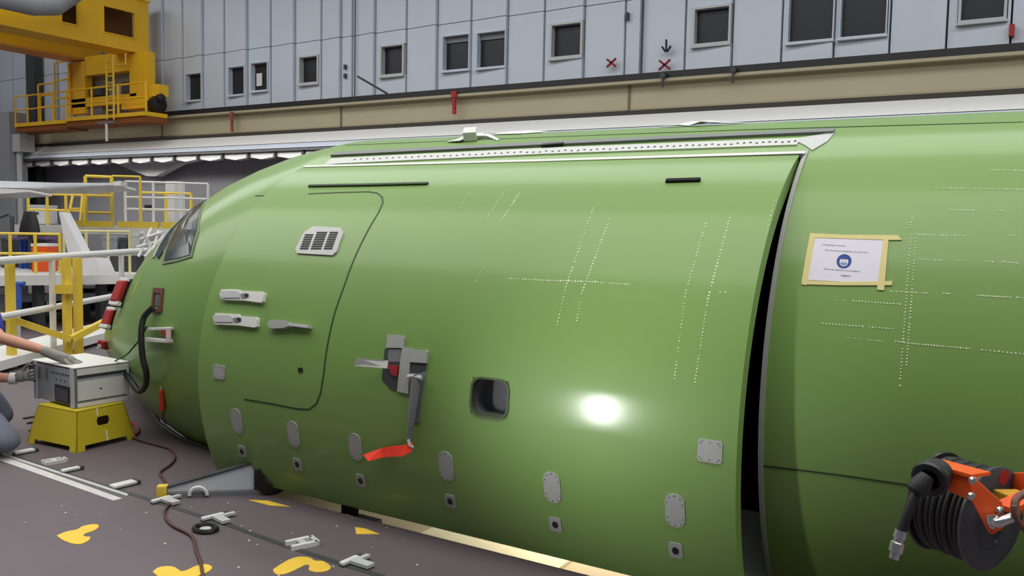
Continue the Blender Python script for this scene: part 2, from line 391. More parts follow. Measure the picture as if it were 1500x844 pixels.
# ================================================================ AIRCRAFT
AY, AZ, AR = 5.133, CAM_H-0.807, 1.4325
BELLY = 0.94
XA = -0.958          # aft edge of the cargo door opening
XF = -4.27           # forward edge
A_H = 55.4; A_B = -38.0
XT = -7.56           # nose tip
ROOT = thing('aircraft_fuselage', ((XF+XA)/2, AY, AZ-AR), 'large green primed aircraft fuselage with open cargo door', 'aircraft')
NS = [ # s, half width, top, bottom, centre
 (0.0, .0, -.34, -.34, -.34), (.04, .13, -.22, -.46, -.34), (.12, .23, -.12, -.52, -.33), (.3, .37, .02, -.62, -.31), (.6, .56, .18, -.74, -.27), (1.0, .78, .38, -.87, -.22),
 (1.35, .98, .68, -.97, -.17), (1.75, 1.17, .97, -1.08, -.12), (2.2, 1.31, 1.19, -1.19, -.07), (2.7, 1.39, 1.34, -1.27, -.03), (3.1, 1.425, 1.41, -1.325, -.01), (XF-XT, AR, AR, -AR*BELLY, 0)]
def nose_sec(s):
    if s >= NS[-1][0]: return NS[-1][1:]
    for i in range(len(NS)-1):
        if NS[i][0] <= s <= NS[i+1][0]:
            a, b = NS[i], NS[i+1]; h = b[0]-a[0]; t = (s-a[0])/h
            out = []
            for k in range(1, 5):
                def slope(j):
                    if j <= 0 or j >= len(NS)-1: return (NS[1][k]-NS[0][k])/(NS[1][0]-NS[0][0]) if j <= 0 else 0.0
                    return (NS[j+1][k]-NS[j-1][k])/(NS[j+1][0]-NS[j-1][0])
                m0, m1 = slope(i), slope(i+1)
                if i == 0: m0 = 2*(b[k]-a[k])/h
                t2, t3 = t*t, t**3
                out.append((2*t3-3*t2+1)*a[k]+(t3-2*t2+t)*h*m0+(-2*t3+3*t2)*b[k]+(t3-t2)*h*m1)
            return out
def fus_pt(X, al, off=0.0):               # al in degrees, 0 = camera side, 90 = top
    w, zt, zbm, zc = nose_sec(X-XT)
    a = R_(al); c, s_ = math.cos(a), math.sin(a)
    rz = (zt-zc) if s_ >= 0 else (zc-zbm)
    P = Vector((X, AY-w*c, AZ+zc+rz*s_))
    if off:
        n = Vector((0, -c/max(w, .05), s_/max(rz, .05))).normalized(); P += n*off
    return P
angs = sorted(set([round(-180+3.75*k, 3) for k in range(96)]+[A_H, A_B]))
angs = [a for a in angs if not (a not in (A_H, A_B) and min(abs(a-A_H), abs(a-A_B)) < 1.2)]
stX = [XT+s for s in (.004, .02, .05, .09, .14, .2, .3, .4, .5, .65, .8, .95, 1.1, 1.25, 1.4, 1.6, 1.8, 2.0, 2.25, 2.5, 2.75, 3.0, 3.2)]+[XF]+[XF+(XA-XF)*k/8 for k in range(1, 8)]+[XA]+[XA+.6*k for k in range(1, 16)]
def fus_shell(off, skip=True):
    m = MB(); n = len(angs)
    vs = [fus_pt(X, a, off) for X in stX for a in angs]; fs = []
    for i in range(len(stX)-1):
        for k in range(n):
            a0 = angs[k]; a1 = angs[(k+1) % n]
            if skip and stX[i] >= XF-1e-4 and stX[i+1] <= XA+1e-4 and a0 >= A_B-1e-3 and a1 <= A_H+1e-3 and a1 > a0: continue
            fs.append((i*n+k, i*n+(k+1) % n, (i+1)*n+(k+1) % n, (i+1)*n+k))
    fs.append(tuple(range(n)))
    m.add(vs, fs); return m
sk = fus_shell(0.0)
bvh = BVHTree.FromPolygons(sk.v, sk.f)
skin = sk.build('fuselage_skin', GREEN, ROOT, smooth=True)
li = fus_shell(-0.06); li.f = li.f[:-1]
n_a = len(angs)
li.build('cabin_shade_lining', DARK, ROOT, smooth=True)  # near-black colour puts the shade of the closed cabin into this shell
MB().box(XF-.6, stX[-1]-.2, AY-.8, AY+.8, AZ-.78, AZ-.72).build('cabin_floor', DARK, ROOT)
MB().lathe((stX[-1], AY, AZ), (1, 0, 0), [(0, AR*.97), (.05, AR*.97)], 48).build('aft_bulkhead', DGREY, ROOT)
# frame around the opening: aft post, front post, sill
def ring_strip(X0, X1, a0, a1, r0, r1, n=40):
    m = MB(); vs = []; fs = []
    for i in range(n+1):
        a = lerp(a0, a1, i/n)
        for X, o in ((X0, r0), (X1, r0), (X1, r1), (X0, r1)): vs.append(fus_pt(X, a, o))
    for i in range(n):
        for k in range(4): fs.append((i*4+k, i*4+(k+1) % 4, i*4+4+(k+1) % 4, i*4+4+k))
    fs += [(0, 1, 2, 3), (n*4+3, n*4+2, n*4+1, n*4)]
    return m.add(vs, fs)
ring_strip(XA-.004, XA+.016, A_B, A_H+1.5, -.014, .006).build('door_frame_aft', PATCH, ROOT, smooth='auto')
ring_strip(XA-.012, XA+.004, A_B, A_H, -.25, -.02).build('frame_web', DARK, ROOT, smooth='auto')  # near-black colour carries the same cabin shade into the door gap
ring_strip(XF-.02, XF+.012, A_B, A_H, -.05, .004).build('door_frame_front', PATCH, ROOT, smooth='auto')
ring_strip(XF, XA, A_B-2, A_B, -.34, .003, 4).build('door_sill', PATCH, ROOT, smooth='auto', label='grey sill of the cargo door opening')

def on_fus(x, y):
    for k in range(60):                   # just past the outline: the nearest point inside it
        h = bvh.ray_cast(EYE, ray(x+k*1.5, y).normalized())
        if h[0] is not None: break
        h = bvh.ray_cast(EYE, ray(x, y+k*.5).normalized())
        if h[0] is not None: break
    if h[0] is None: return None
    P = h[0]; w, zt, zbm, zc = nose_sec(P.x-XT)
    dy = (AY-P.y)/w; dz = (P.z-AZ-zc); rz = (zt-zc) if dz >= 0 else (zc-zbm)
    return (P.x, math.degrees(math.atan2(dz/rz, dy)))
def cyl_hit(x, y):                        # barrel as if the opening were closed
    q = ray(x, y); c = Vector((AY, AZ-CAM_H)); d = Vector((q.y, q.z)); A = d.dot(d); B = -d.dot(c); C = c.dot(c)-AR*AR
    disc = B*B-A*C
    if disc < 0: return None
    k = (-B-math.sqrt(disc))/A
    return (q.x*k, math.degrees(math.atan2(q.z*k-c.y, c.x-q.y*k)))

# ---------------------------------------------------------------- cargo door (swung out about its top hinge)
TH = R_(12.2)
_hy, _hz = AY-AR*math.cos(R_(A_H)), AZ+AR*math.sin(R_(A_H))
def swing(P):
    y, z = P.y-_hy, P.z-_hz; c, s_ = math.cos(TH), math.sin(TH)
    return Vector((P.x, _hy+c*y+s_*z, _hz-s_*y+c*z))
_dc = swing(Vector((0, AY, AZ)))
DR = AR+0.006
def door_pt(X, al, off=0.0):
    a = R_(al); r = DR+off
    return swing(Vector((X, AY-r*math.cos(a), AZ+r*math.sin(a))))
def on_door(x, y):
    q = ray(x, y); c = Vector((_dc.y, _dc.z-CAM_H)); d = Vector((q.y, q.z)); A = d.dot(d); B = -d.dot(c); C = c.dot(c)-DR*DR
    disc = max(0, B*B-A*C); k = (-B-math.sqrt(disc))/A
    return (q.x*k, math.degrees(math.atan2(q.z*k-c.y, c.x-q.y*k))-math.degrees(TH))
D0, D1 = XF-.02, XA-.018
DA0, DA1 = -39.0, A_H-.9
hx, ha = on_door(717, 583)
HX0, HX1, HA0, HA1 = hx-.105, hx+.105, ha-3.6, ha+3.6
dxs = sorted([D0+(D1-D0)*k/24 for k in range(25) if abs(D0+(D1-D0)*k/24-HX0) > .03 and abs(D0+(D1-D0)*k/24-HX1) > .03]+[HX0, HX1])
das = sorted([DA0+(DA1-DA0)*k/36 for k in range(37) if abs(DA0+(DA1-DA0)*k/36-HA0) > .5 and abs(DA0+(DA1-DA0)*k/36-HA1) > .5]+[HA0, HA1])
dm = MB(); vs = []; fs = []; nA = len(das)
for off in (0.0, -.075):
    for X in dxs:
        for a in das: vs.append(door_pt(X, a, off))
N = len(dxs)*nA
def din(i, k): return dxs[i] >= HX0-1e-5 and dxs[i+1] <= HX1+1e-5 and das[k] >= HA0-1e-5 and das[k+1] <= HA1+1e-5
for i in range(len(dxs)-1):
    for k in range(nA-1):
        if din(i, k): continue
        q = (i*nA+k, (i+1)*nA+k, (i+1)*nA+k+1, i*nA+k+1)
        fs.append(q); fs.append(tuple(N+v for v in reversed(q)))
for i in range(len(dxs)-1):
    for k in (0, nA-1): fs.append((i*nA+k, (i+1)*nA+k, N+(i+1)*nA+k, N+i*nA+k))
for k in range(nA-1):
    for i in (0, len(dxs)-1): fs.append((i*nA+k, i*nA+k+1, N+i*nA+k+1, N+i*nA+k))
ih0, ih1 = dxs.index(HX0), dxs.index(HX1); kh0, kh1 = das.index(HA0), das.index(HA1)
for i in range(ih0, ih1):
    for k in (kh0, kh1): fs.append((i*nA+k, (i+1)*nA+k, N+(i+1)*nA+k, N+i*nA+k))
for k in range(kh0, kh1):
    for i in (ih0, ih1): fs.append((i*nA+k, i*nA+k+1, N+i*nA+k+1, N+i*nA+k))
dm.add(vs, fs)
DOOR = dm.build('cargo_door', GREEN, ROOT, smooth='auto', label='long green cargo door hinged at the top and ajar at its aft edge')

# surface patches: outline in (X metres, arc metres) about a surface point
def surf_patch(pt, cen, outline, thick, m, name, parent, rings=3, off=0.0, smooth=False, hole=None, label=None):
    cx, ca = cen; n = len(outline); k_ = 180/(PI*AR)
    vs = []; fs = []
    for ri in range(rings):
        t = 1-ri/rings
        if hole: t = 1-(1-hole)*ri/(rings-1)
        vs += [pt(cx+u*t, ca+v*t*k_, off+thick) for u, v in outline]
    for ri in range(rings-1):
        for i in range(n): fs.append((ri*n+i, ri*n+(i+1) % n, (ri+1)*n+(i+1) % n, (ri+1)*n+i))
    b = len(vs)
    if not hole:
        vs.append(pt(cx, ca, off+thick)); b = len(vs)
        for i in range(n): fs.append(((rings-1)*n+i, (rings-1)*n+(i+1) % n, b-1))
    vs += [pt(cx+u, ca+v*k_, off-.004) for u, v in outline]
    for i in range(n): fs.append((i, (i+1) % n, b+(i+1) % n, b+i))
    if hole:
        b2 = len(vs); vs += [pt(cx+u*hole, ca+v*hole*k_, off-.03) for u, v in outline]
        for i in range(n): fs.append(((rings-1)*n+i, (rings-1)*n+(i+1) % n, b2+(i+1) % n, b2+i))
    mm = MB().add(vs, fs)
    return mm.build(name, m, parent, label=label)
def rrect(w, h, r, n=5):
    out = []
    for cx, cy, a0 in ((w/2-r, h/2-r, 0), (-w/2+r, h/2-r, 90), (-w/2+r, -h/2+r, 180), (w/2-r, -h/2+r, 270)):
        for k in range(n+1):
            a = R_(a0+90*k/n); out.append((cx+r*math.cos(a), cy+r*math.sin(a)))
    return out
def px_outline(fn, pxs, dens=3):          # pixel polygon -> centre and (u, v) outline on the surface
    pts = [fn(x, y) for x, y in pxs]; cx = sum(p[0] for p in pts)/len(pts); ca = sum(p[1] for p in pts)/len(pts); out = []
    for i in range(len(pts)):
        a, b = pts[i], pts[(i+1) % len(pts)]
        for k in range(dens): out.append((lerp(a[0], b[0], k/dens)-cx, (lerp(a[1], b[1], k/dens)-ca)*PI*AR/180))
    return (cx, ca), out
def px_patch(fn, pt, pxs, thick, m, name, parent, off=0.0, label=None, hole=None, dens=3):
    c, o = px_outline(fn, pxs, dens); return surf_patch(pt, c, o, thick, m, name, parent, off=off, label=label, hole=hole)
def px_strip(fn, pt, pxs, width, thick, m, name, parent, off=0.0, seg=6, label=None):
    P = []
    for i in range(len(pxs)-1):
        a, b = fn(*pxs[i]), fn(*pxs[i+1])
        for k in range(seg): P.append((lerp(a[0], b[0], k/seg), lerp(a[1], b[1], k/seg)))
    P.append(fn(*pxs[-1])); kk = PI*AR/180; vs = []; fs = []
    for i, (X, a) in enumerate(P):
        p0 = P[max(i-1, 0)]; p1 = P[min(i+1, len(P)-1)]; dx, dv = p1[0]-p0[0], (p1[1]-p0[1])*kk; L = math.hypot(dx, dv) or 1
        nx, nv = -dv/L*width/2, dx/L*width/2
        vs += [pt(X+nx, a+nv/kk, off-.003), pt(X+nx, a+nv/kk, off+thick), pt(X-nx, a-nv/kk, off+thick), pt(X-nx, a-nv/kk, off-.003)]
    for i in range(len(P)-1):
        for k in range(3): fs.append((i*4+k, i*4+k+1, i*4+4+k+1, i*4+4+k))
    n = len(P)-1; fs += [(0, 3, 2, 1), (n*4, n*4+1, n*4+2, n*4+3)]
    return MB().add(vs, fs).build(name, m, parent, label=label)

# window recess
k_ = 180/(PI*AR)
surf_patch(door_pt, (hx, ha), rrect(.222, .192, .055), .006, mat('recess_rim_dark', rgb(70, 84, 54), .5), 'window_rim', DOOR, rings=3, hole=.90)
rc = MB(); ol = rrect(.205, .175, .05); n = len(ol)
vs = [door_pt(hx+u, ha+v*k_, -.002) for u, v in ol]+[door_pt(hx+u, ha+v*k_, -.13) for u, v in ol]
rc.add(vs, [(i, (i+1) % n, n+(i+1) % n, n+i) for i in range(n)]+[tuple(range(n, 2*n))])
rc.build('window_recess', MGREY, DOOR, fix=False)
rc2 = MB(); rc2.add([door_pt(hx+u, ha+v*k_, -.004) for u, v in rrect(.24, .21, .02)]+[door_pt(hx+u, ha+v*k_, -.004) for u, v in ol], [(i, (i+1) % n, n+(i+1) % n, n+i) for i in range(n)])
rc2.build('window_corner_web', GREEN, DOOR)
# long oval access panels and drain fittings
ovals = [(347,617),(430,636),(521,655),(654,683),(809,714),(989,748)]
drains = [(355,661),(436,680),(529,704),(660,734),(814,768),(990,806)]
screw = mat('screw_dark', rgb(96, 98, 96), .4, metal=.5)
for (x, y) in ovals:
    c = on_door(x, y); p = surf_patch(door_pt, c, rrect(.088, .155, .040), .005, PATCH, 'access_panel', ROOT)
    ms = MB()
    for u, v in rrect(.070, .137, .034, 2): ms.lathe(door_pt(c[0]+u, c[1]+v*k_, .004), door_pt(c[0], c[1], 1)-door_pt(c[0], c[1], 0), [(0, .0035), (.002, .003)], 6)
    so = ms.build('screw', screw, p); so['kind'] = 'stuff'
for (x, y) in drains:
    c = on_door(x, y); p = surf_patch(door_pt, c, rrect(.064, .078, .014), .005, PATCH, 'latch_viewport', ROOT)
    surf_patch(door_pt, c, rrect(.03, .036, .0149), .008, BLACK, 'port_hole', p)
for (x, y), (w, h) in (((1040,661), (.105, .095)), ((321,545), (.10, .085))):
    c = on_door(x, y); p = surf_patch(door_pt, c, rrect(w, h, .014), .005, PATCH, 'square_panel', ROOT)
    ms = MB()
    for u, v in rrect(w-.02, h-.02, .008, 1)+[(0, h/2-.01), (0, -h/2+.01)]: ms.lathe(door_pt(c[0]+u, c[1]+v*k_, .004), door_pt(c[0], c[1], 1)-door_pt(c[0], c[1], 0), [(0, .004), (.002, .003)], 6)
    so = ms.build('screw', screw, p); so['kind'] = 'stuff'
# crew hatch seam
seam = [(452,284),(500,282),(540,281),(553,283),(560,289),(561,297),(555,311),(538,340),(520,377),(504,420),(490,460),(480,505),(474,550),(470,575),(464,591),(453,600),(435,599),(400,592),(358,585)]
px_strip(on_door, door_pt, seam, .009, .002, GREEN_LINE, 'hatch_seam', ROOT)
# blue grey sealant smears
# vent grille
vc = [(460,333),(500,335),(504,342),(494,370),(488,375),(436,372),(434,366),(447,341)]
vg = px_patch(on_door, door_pt, vc, .010, LGREY, 'vent_grille', ROOT, label='pale ventilation grille on the door')
for col, (xa, xb) in enumerate(((450, 462), (466, 481), (485, 497))):
    for r in range(8):
        y = 341.5+r*3.3; sh = -(y-341)*.36
        if r < 1 and col == 0: continue
        px_patch(on_door, door_pt, [(xa+sh, y), (xb+sh, y), (xb+sh-.6, y+2.0), (xa+sh-.6, y+2.0)], .013, BLACK, 'louvre_slot', vg, dens=1)
# latches and handle
def lz3(p): return (p[0]/3.5175+280, p[1]/3.5175+380)
for k, dy in enumerate((0, 0)):
    P1 = [(160,180),(170,160),(250,160),(285,168),(380,172),(390,182),(382,220),(372,228),(280,215),(180,212),(165,205)] if k == 0 else [(127,305),(140,280),(250,285),(262,295),(345,300),(355,312),(352,348),(340,354),(250,342),(140,338),(130,325)]
    la = px_patch(on_door, door_pt, [lz3(p) for p in P1], .022, WHITE, 'door_latch', ROOT, label='white flush latch above its twin' if k == 0 else 'white flush latch below its twin')
    o_ = (0, 0) if k == 0 else (-38, 122)
    px_patch(on_door, door_pt, [lz3((x+o_[0], y+o_[1])) for x, y in ((272,185),(300,180),(312,186),(310,200),(290,206),(275,204))], .026, MGREY, 'latch_notch', la, dens=2)
    px_patch(on_door, door_pt, [lz3((x+o_[0], y+o_[1])) for x, y in ((293,185),(312,186),(310,199),(294,198))], .028, BLACK, 'latch_hole', la, dens=2)
    px_patch(on_door, door_pt, [lz3((x+o_[0], y+o_[1])) for x, y in ((168,176),(176,168),(255,170),(270,182),(268,204),(185,204),(172,198))], .028, LGREY, 'latch_paddle', la, dens=2)
hd = px_patch(on_door, door_pt, [lz3(p) for p in ((412,335),(420,320),(440,315),(490,318),(530,330),(525,348),(490,358),(430,360),(415,350))], .03, PATCH, 'exit_handle', ROOT, label='grey paddle handle')
px_strip(on_door, door_pt, [lz3((520,339)), lz3((575,345)), lz3((624,351))], .016, .034, LGREY, 'handle_lever', hd)
px_patch(on_door, door_pt, [(437,539),(443,538.5),(444,545),(438,546)], .004, BLACK, 'lock_hole', ROOT, dens=2)
# dark rain gutters
px_strip(on_door, door_pt, [(453,273.5),(540,272),(627,270)], .018, .012, GREEN_LINE, 'rain_gutter', ROOT)
px_strip(on_door, door_pt, [(976,266.5),(1026,265)], .022, .014, DARK, 'rain_gutter', ROOT)
# handle box cluster
px_patch(on_door, door_pt, [lz3(p) for p in ((1018,388),(1098,394),(1104,405),(1098,458),(1010,456))], .012, PATCH, 'handle_flap', ROOT)
px_patch(on_door, door_pt, [lz3(p) for p in ((1000,462),(1088,460),(1082,560),(1068,680),(1030,670),(985,620))], .004, DGREY, 'handle_pocket', ROOT, dens=2)
px_patch(on_door, door_pt, [lz3(p) for p in ((1018,462),(1086,462),(1082,530),(1018,528))], .006, MGREY, 'pocket_face', ROOT, dens=2)
px_patch(on_door, door_pt, [lz3(p) for p in ((1095,450),(1140,460),(1150,470),(1130,560),(1126,692),(1068,680),(1080,560))], .012, PATCH, 'handle_spine', ROOT)
px_patch(on_door, door_pt, [lz3(p) for p in ((1142,466),(1216,468),(1226,478),(1220,536),(1134,530))], .016, PATCH, 'handle_flap', ROOT)
px_patch(on_door, door_pt, [lz3(p) for p in ((1136,535),(1218,538),(1208,620),(1196,690),(1180,840),(1136,840),(1130,640))], .006, MGREY, 'handle_pocket', ROOT, dens=2)
px_patch(on_door, door_pt, [lz3(p) for p in ((1136,534),(1218,537),(1212,572),(1138,596))], .008, DGREY, 'pocket_face', ROOT, dens=2)
def dpx(x, y, off=0.0):
    c = on_door(x, y); return door_pt(c[0], c[1], off)
lev = MB(); lev.tube([dpx(*lz3((1138,605)), .03), dpx(*lz3((1170,600)), .035), dpx(*lz3((1206,612)), .03)], .012, 8)
lev.build('locking_pin', LGREY, ROOT)
fw = MB(); A_, B_, C_, D_ = [lz3(p) for p in ((930,550),(950,515),(1022,522),(1022,562))]
fw.add([dpx(*A_, .14), dpx(*B_, .15), dpx(*C_, .02), dpx(*D_, .02), dpx(*A_, .132), dpx(*B_, .142), dpx(*C_, .012), dpx(*D_, .012)], [(0, 1, 2, 3), (7, 6, 5, 4), (0, 4, 5, 1), (1, 5, 6, 2), (2, 6, 7, 3), (3, 7, 4, 0)])
fw.build('open_flap', WHITE, ROOT, label='white flap standing open')
px_patch(on_door, door_pt, [lz3(p) for p in ((1020,545),(1075,550),(1066,605),(1040,590))], .016, RED, 'red_latch', ROOT, dens=2)
# pull bar
pb = MB(); pb.tube([dpx(615,548,.02), dpx(611,590,.03), dpx(607,625,.034), dpx(606,643,.03)], [.026, .024, .016, .012], 8)
pb.build('pull_bar', MGREY, ROOT, smooth='auto')
# red ribbon tied to the pull bar
rb = MB(); cs = [((611,645),(612,657)), ((600,647),(603,660)), ((580,651),(583,664)), ((560,656),(566,667)), ((541,661),(552,668))]
vs = []; fs = []
for i, (a, b) in enumerate(cs):
    o_ = .035+.03*math.sin(i*1.7); vs += [dpx(*a, o_), dpx(*b, o_+.02), dpx(*b, o_+.016), dpx(*a, o_-.004)]
for i in range(len(cs)-1):
    for k in range(4): fs.append((i*4+k, i*4+(k+1) % 4, i*4+4+(k+1) % 4, i*4+4+k))
fs += [(0, 1, 2, 3), (16, 19, 18, 17)]
rib = thing('warning_ribbon', dpx(580, 660, .05), 'bright red streamer ribbon tied to the grey pull bar on the door', 'ribbon')
rb.add(vs, fs).build('streamer', RIBBON, rib)
MB().tube([dpx(606,640,.045), dpx(609,648,.05), dpx(612,652,.04)], .008, 6).build('cord_loop', LGREY, rib)

# hinge line, strip above, white corner
fp = fus_pt
def fh(x, y): return cyl_hit(x, y) or on_fus(x, y)
px_strip(fh, fp, [(447,246.5),(800,238),(1180,227)], .022, .016, WHITE, 'hinge_strip', ROOT, seg=14, label='white hinge strip along the door top')
px_strip(fh, fp, [(452,249),(800,241.5),(1176,231)], .020, .008, BLACK, 'hinge_seal', ROOT, seg=14)
px_strip(fh, fp, [(482,237),(800,222),(1170,208)], .085, .006, mat('primer_white', rgb(206, 208, 204), .5, var=.06, scale=25), 'bare_strip', ROOT, seg=12, label='bare metal strip with screw heads')
px_strip(fh, fp, [(488,228),(820,212),(1222,194)], .050, .016, MGREY, 'drip_rail', ROOT, seg=12)
px_patch(fh, fp, [(1160,205),(1223,195),(1212,208),(1190,221),(1180,214)], .005, LGREY, 'corner_plate', ROOT)
px_patch(fh, fp, [(484,234),(510,231),(502,240),(474,243)], .005, LGREY, 'corner_plate', ROOT)
px_strip(fh, fp, [(794,216),(826,213.5)], .022, .02, BLACK, 'dark_clip', ROOT)
sc = MB()
for k in range(70):
    t = k/69; x = lerp(520, 1165, t); y = lerp(234.5, 208.5, t)+(random.random()-.5)*1.5
    c = fh(x, y); sc.lathe(fus_pt(c[0], c[1], .005), fus_pt(c[0], c[1], 1)-fus_pt(c[0], c[1], 0), [(0, .008), (.004, .006)], 6)
so = sc.build('screw', screw, ROOT); so['kind'] = 'stuff'
px_strip(fh, fp, [(480,214),(800,201),(1100,190),(1499,179)], .008, .002, GREEN_LINE, 'skin_seam', ROOT, seg=10)
px_strip(fh, fp, [(1118,687),(1225,700),(1335,716),(1420,727),(1500,739)], .008, .002, GREEN_LINE, 'skin_seam', ROOT)
px_strip(on_fus, fp, [(374,287),(398,286.5)], .008, .002, GREEN_LINE, 'skin_seam', ROOT)

# rivet rows (bare bright heads)
RIV = mat('bare_rivet', rgb(232, 240, 206), .4)
def rivets(rows, fn, pt, name):
    m = MB()
    for (x0, y0, x1, y1, n, r) in rows:
        for k in range(n):
            t = k/max(1, n-1)
            if random.random() < .07: continue
            c = fn(lerp(x0, x1, t), lerp(y0, y1, t))
            if c is None: continue
            rr = r*1.25*random.uniform(.75, 1.15); P = pt(c[0], c[1], 0); nrm = pt(c[0], c[1], 1)-P
            m.lathe(P, nrm, [(0, rr), (.0018, rr*.7)], 6)
    o = m.build(name, RIV, ROOT); o['kind'] = 'stuff'; return o
rd = [(688,283,672,307,8,.003),(737,283,714,319,14,.0036),(761,283,734,324,16,.0042),(869,305,829,420,26,.004),(893,321,852,430,26,.004),(829,420,816,476,12,.003),(852,430,845,470,10,.003),
      (745,408,800,411,14,.0034),(800,411,872,413,18,.0042),(876,414,925,417,12,.0032),(1035,323,1004,430,24,.0034),(1069,319,1037,438,26,.004),(1004,430,988,555,26,.003),(1037,438,1018,560,26,.003),
      (708,391,697,412,6,.003),(1134,295,1122,345,8,.003),(1055,428,1062,428,2,.003)]
rivets(rd, on_door, door_pt, 'door_rivets')
rf = [(1337,318,1332,334,5,.003),(1334,345,1318,565,46,.003),(1342,345,1328,535,42,.003),(1343,344,1425,346,20,.003),(1365,276,1415,277,9,.002),(1450,249,1500,250,12,.003),(1382,276,1500,278,24,.003),(1393,308,1436,309,10,.003),(1456,309,1468,309,3,.003),
      (1473,345,1484,345,3,.003),(1346,380,1380,382,8,.003),(1402,382,1415,383,4,.003),(1444,383,1454,384,3,.003),(1470,384,1490,386,6,.003),(1305,427,1358,430,14,.003),(1382,430,1394,431,4,.003),(1432,433,1480,436,14,.003),(1490,436,1500,437,3,.003),
      (1225,440,1236,441,3,.0025),(1250,441,1318,446,16,.003),(1205,474,1308,482,22,.003),(1242,495,1292,500,11,.0025),(1330,503,1420,511,22,.003),(1420,511,1500,519,14,.003),(1312,500,1325,502,4,.003)]
rivets(rf, on_fus, fp, 'skin_rivets')

# cockpit side window, windscreen, nose details
px_patch(on_fus, fp, [(304,292.5),(287,294),(262,326),(241,368),(238,388),(262,383),(282,377),(292,340)], .006, mat('window_surround', rgb(112, 126, 96), .5), 'window_frame', ROOT)
px_patch(on_fus, fp, [(300,296),(288,297),(265,328),(245,368),(242,383),(262,379),(279,374),(289,338)], .010, COCK, 'cockpit_window', ROOT, label='dark reflecting cockpit side window')
px_strip(on_fus, fp, [(287,293),(270,309),(248,340),(226,378)], .03, .012, LGREY, 'windscreen_post', ROOT)
px_patch(on_fus, fp, [(278,300),(262,318),(240,350),(228,372),(233,380),(246,360),(266,322)], .008, COCK, 'windscreen', ROOT)
px_strip(on_fus, fp, [(196,432),(203,412),(210,397)], .012, .004, mat('yellow_sealant', rgb(206, 214, 120), .5), 'sealant_line', ROOT)
# rectangular port on the nose with red brown frame
px_patch(on_fus, fp, [(226,422),(241,423),(238,456),(232,459),(223,457)], .010, mat('port_frame_brown', rgb(104, 58, 46), .6), 'port_frame', ROOT, hole=.62)
px_patch(on_fus, fp, [(229,429),(238,430),(235,449),(227,448)], .004, mat('port_grey', rgb(92, 92, 96), .6), 'port_face', ROOT)
def fpx(x, y, off=0.0):
    c = on_fus(x, y); return fus_pt(c[0], c[1], off)
def nrm_at(x, y):
    c = on_fus(x, y); return (fus_pt(c[0], c[1], 1)-fus_pt(c[0], c[1], 0)).normalized()
# red covers strapped over the nose probes
def surf_block(name, pxs, t0, t1, m, parent):
    top = [fpx(x, y, t1) for x, y in pxs]; bot = [fpx(x, y, t0) for x, y in pxs]; n = len(pxs)
    return MB().add(bot+top, [tuple(range(n-1, -1, -1)), tuple(range(n, 2*n))]+[(i, (i+1) % n, n+(i+1) % n, n+i) for i in range(n)]).build(name, m, parent, bevel=.004)
def surf_frame(x, y):
    c = fpx(x, y, 0); n = nrm_at(x, y); u = Vector((0, 0, 1)); u = (u-n*u.dot(n)).normalized(); return c, n, u, n.cross(u)
def frame_box(F_, du, dw, hu_, hw_, t0, t1, name, m, parent, bev=.004):
    c, n, u, w = F_
    return MB().obox(c+u*du+w*dw+n*((t0+t1)/2), u*hu_, w*hw_, n*((t1-t0)/2)).build(name, m, parent, bevel=bev)
for (x, y), hl_k, th_, lb in (((184, 431), .118, .085, 'larger red probe cover with pale straps on the aircraft nose'), ((166, 468), .092, .075, 'smaller red probe cover below the larger one on the nose')):
    F_ = surf_frame(x, y); t = thing('probe_cover', F_[0]+F_[1]*.03, lb, 'cover')
    frame_box(F_, 0, 0, hl_k, .060, .012, .036, 'backing_pad', BLACK, t)
    frame_box(F_, 0, 0, hl_k*.72, .046, .0365, th_, 'cover_flap', RED, t, .012)
    frame_box(F_, -hl_k*.82, 0, .016, .055, .037, .075, 'strap', WHITE, t); frame_box(F_, hl_k*.86, 0, .013, .050, .037, .062, 'strap', WHITE, t)
t = thing('probe_cover', fpx(238, 490, .01), 'white bracket with a red probe cover below the nose port', 'cover')
surf_block('upper_arm', [(224,480),(256,479),(256,483),(224,484)], .008, .04, WHITE, t)
surf_block('lower_arm', [(220,494),(256,497),(256,502),(220,500)], .008, .04, WHITE, t)
surf_block('side_arm', [(253,480),(259,480),(259,501),(253,500)], .041, .055, mat('pink_white', rgb(224, 196, 196), .6), t)
surf_block('cover_flap', [(241,485),(252,483),(252,494),(246,492)], .008, .036, RED, t)
# red tag cloth near the nose tip
F_ = surf_frame(157, 505)
t = thing('red_tag', F_[0]+F_[1]*.03, 'crumpled red and white tag at the tip of the nose above the box', 'tag')
m = MB(); c_, n_, u_, w_ = F_
m.prism([c_+n_*.012+u_*a_+w_*b_ for a_, b_ in ((-.04, -.05), (-.03, .04), (.005, .06), (.045, .03), (.035, -.045))], n_*.05+u_*.01).build('tag_cloth', RED, t, bevel=.01)
frame_box(F_, .0, .0, .014, .022, .066, .074, 'tag_label', WHITE, t); frame_box(F_, -.022, .03, .008, .012, .066, .074, 'tag_label', WHITE, t)
# red ribbon on the lower nose
t = thing('warning_ribbon', fpx(238, 580, .02), 'small red streamer ribbon hanging on the lower nose by the black hose', 'ribbon')
surf_block('streamer', [(235,571),(241,571),(243,598),(236,601)], .008, .014, RIBBON, t)
surf_block('streamer_tail', [(238,601),(241,600),(244,622),(240,616)], .008, .012, mat('faded_ribbon', rgb(150, 110, 80), .7), t)
surf_block('cord_loop', [(237,565),(239,565),(239,571),(237,571)], .008, .012, LGREY, t)

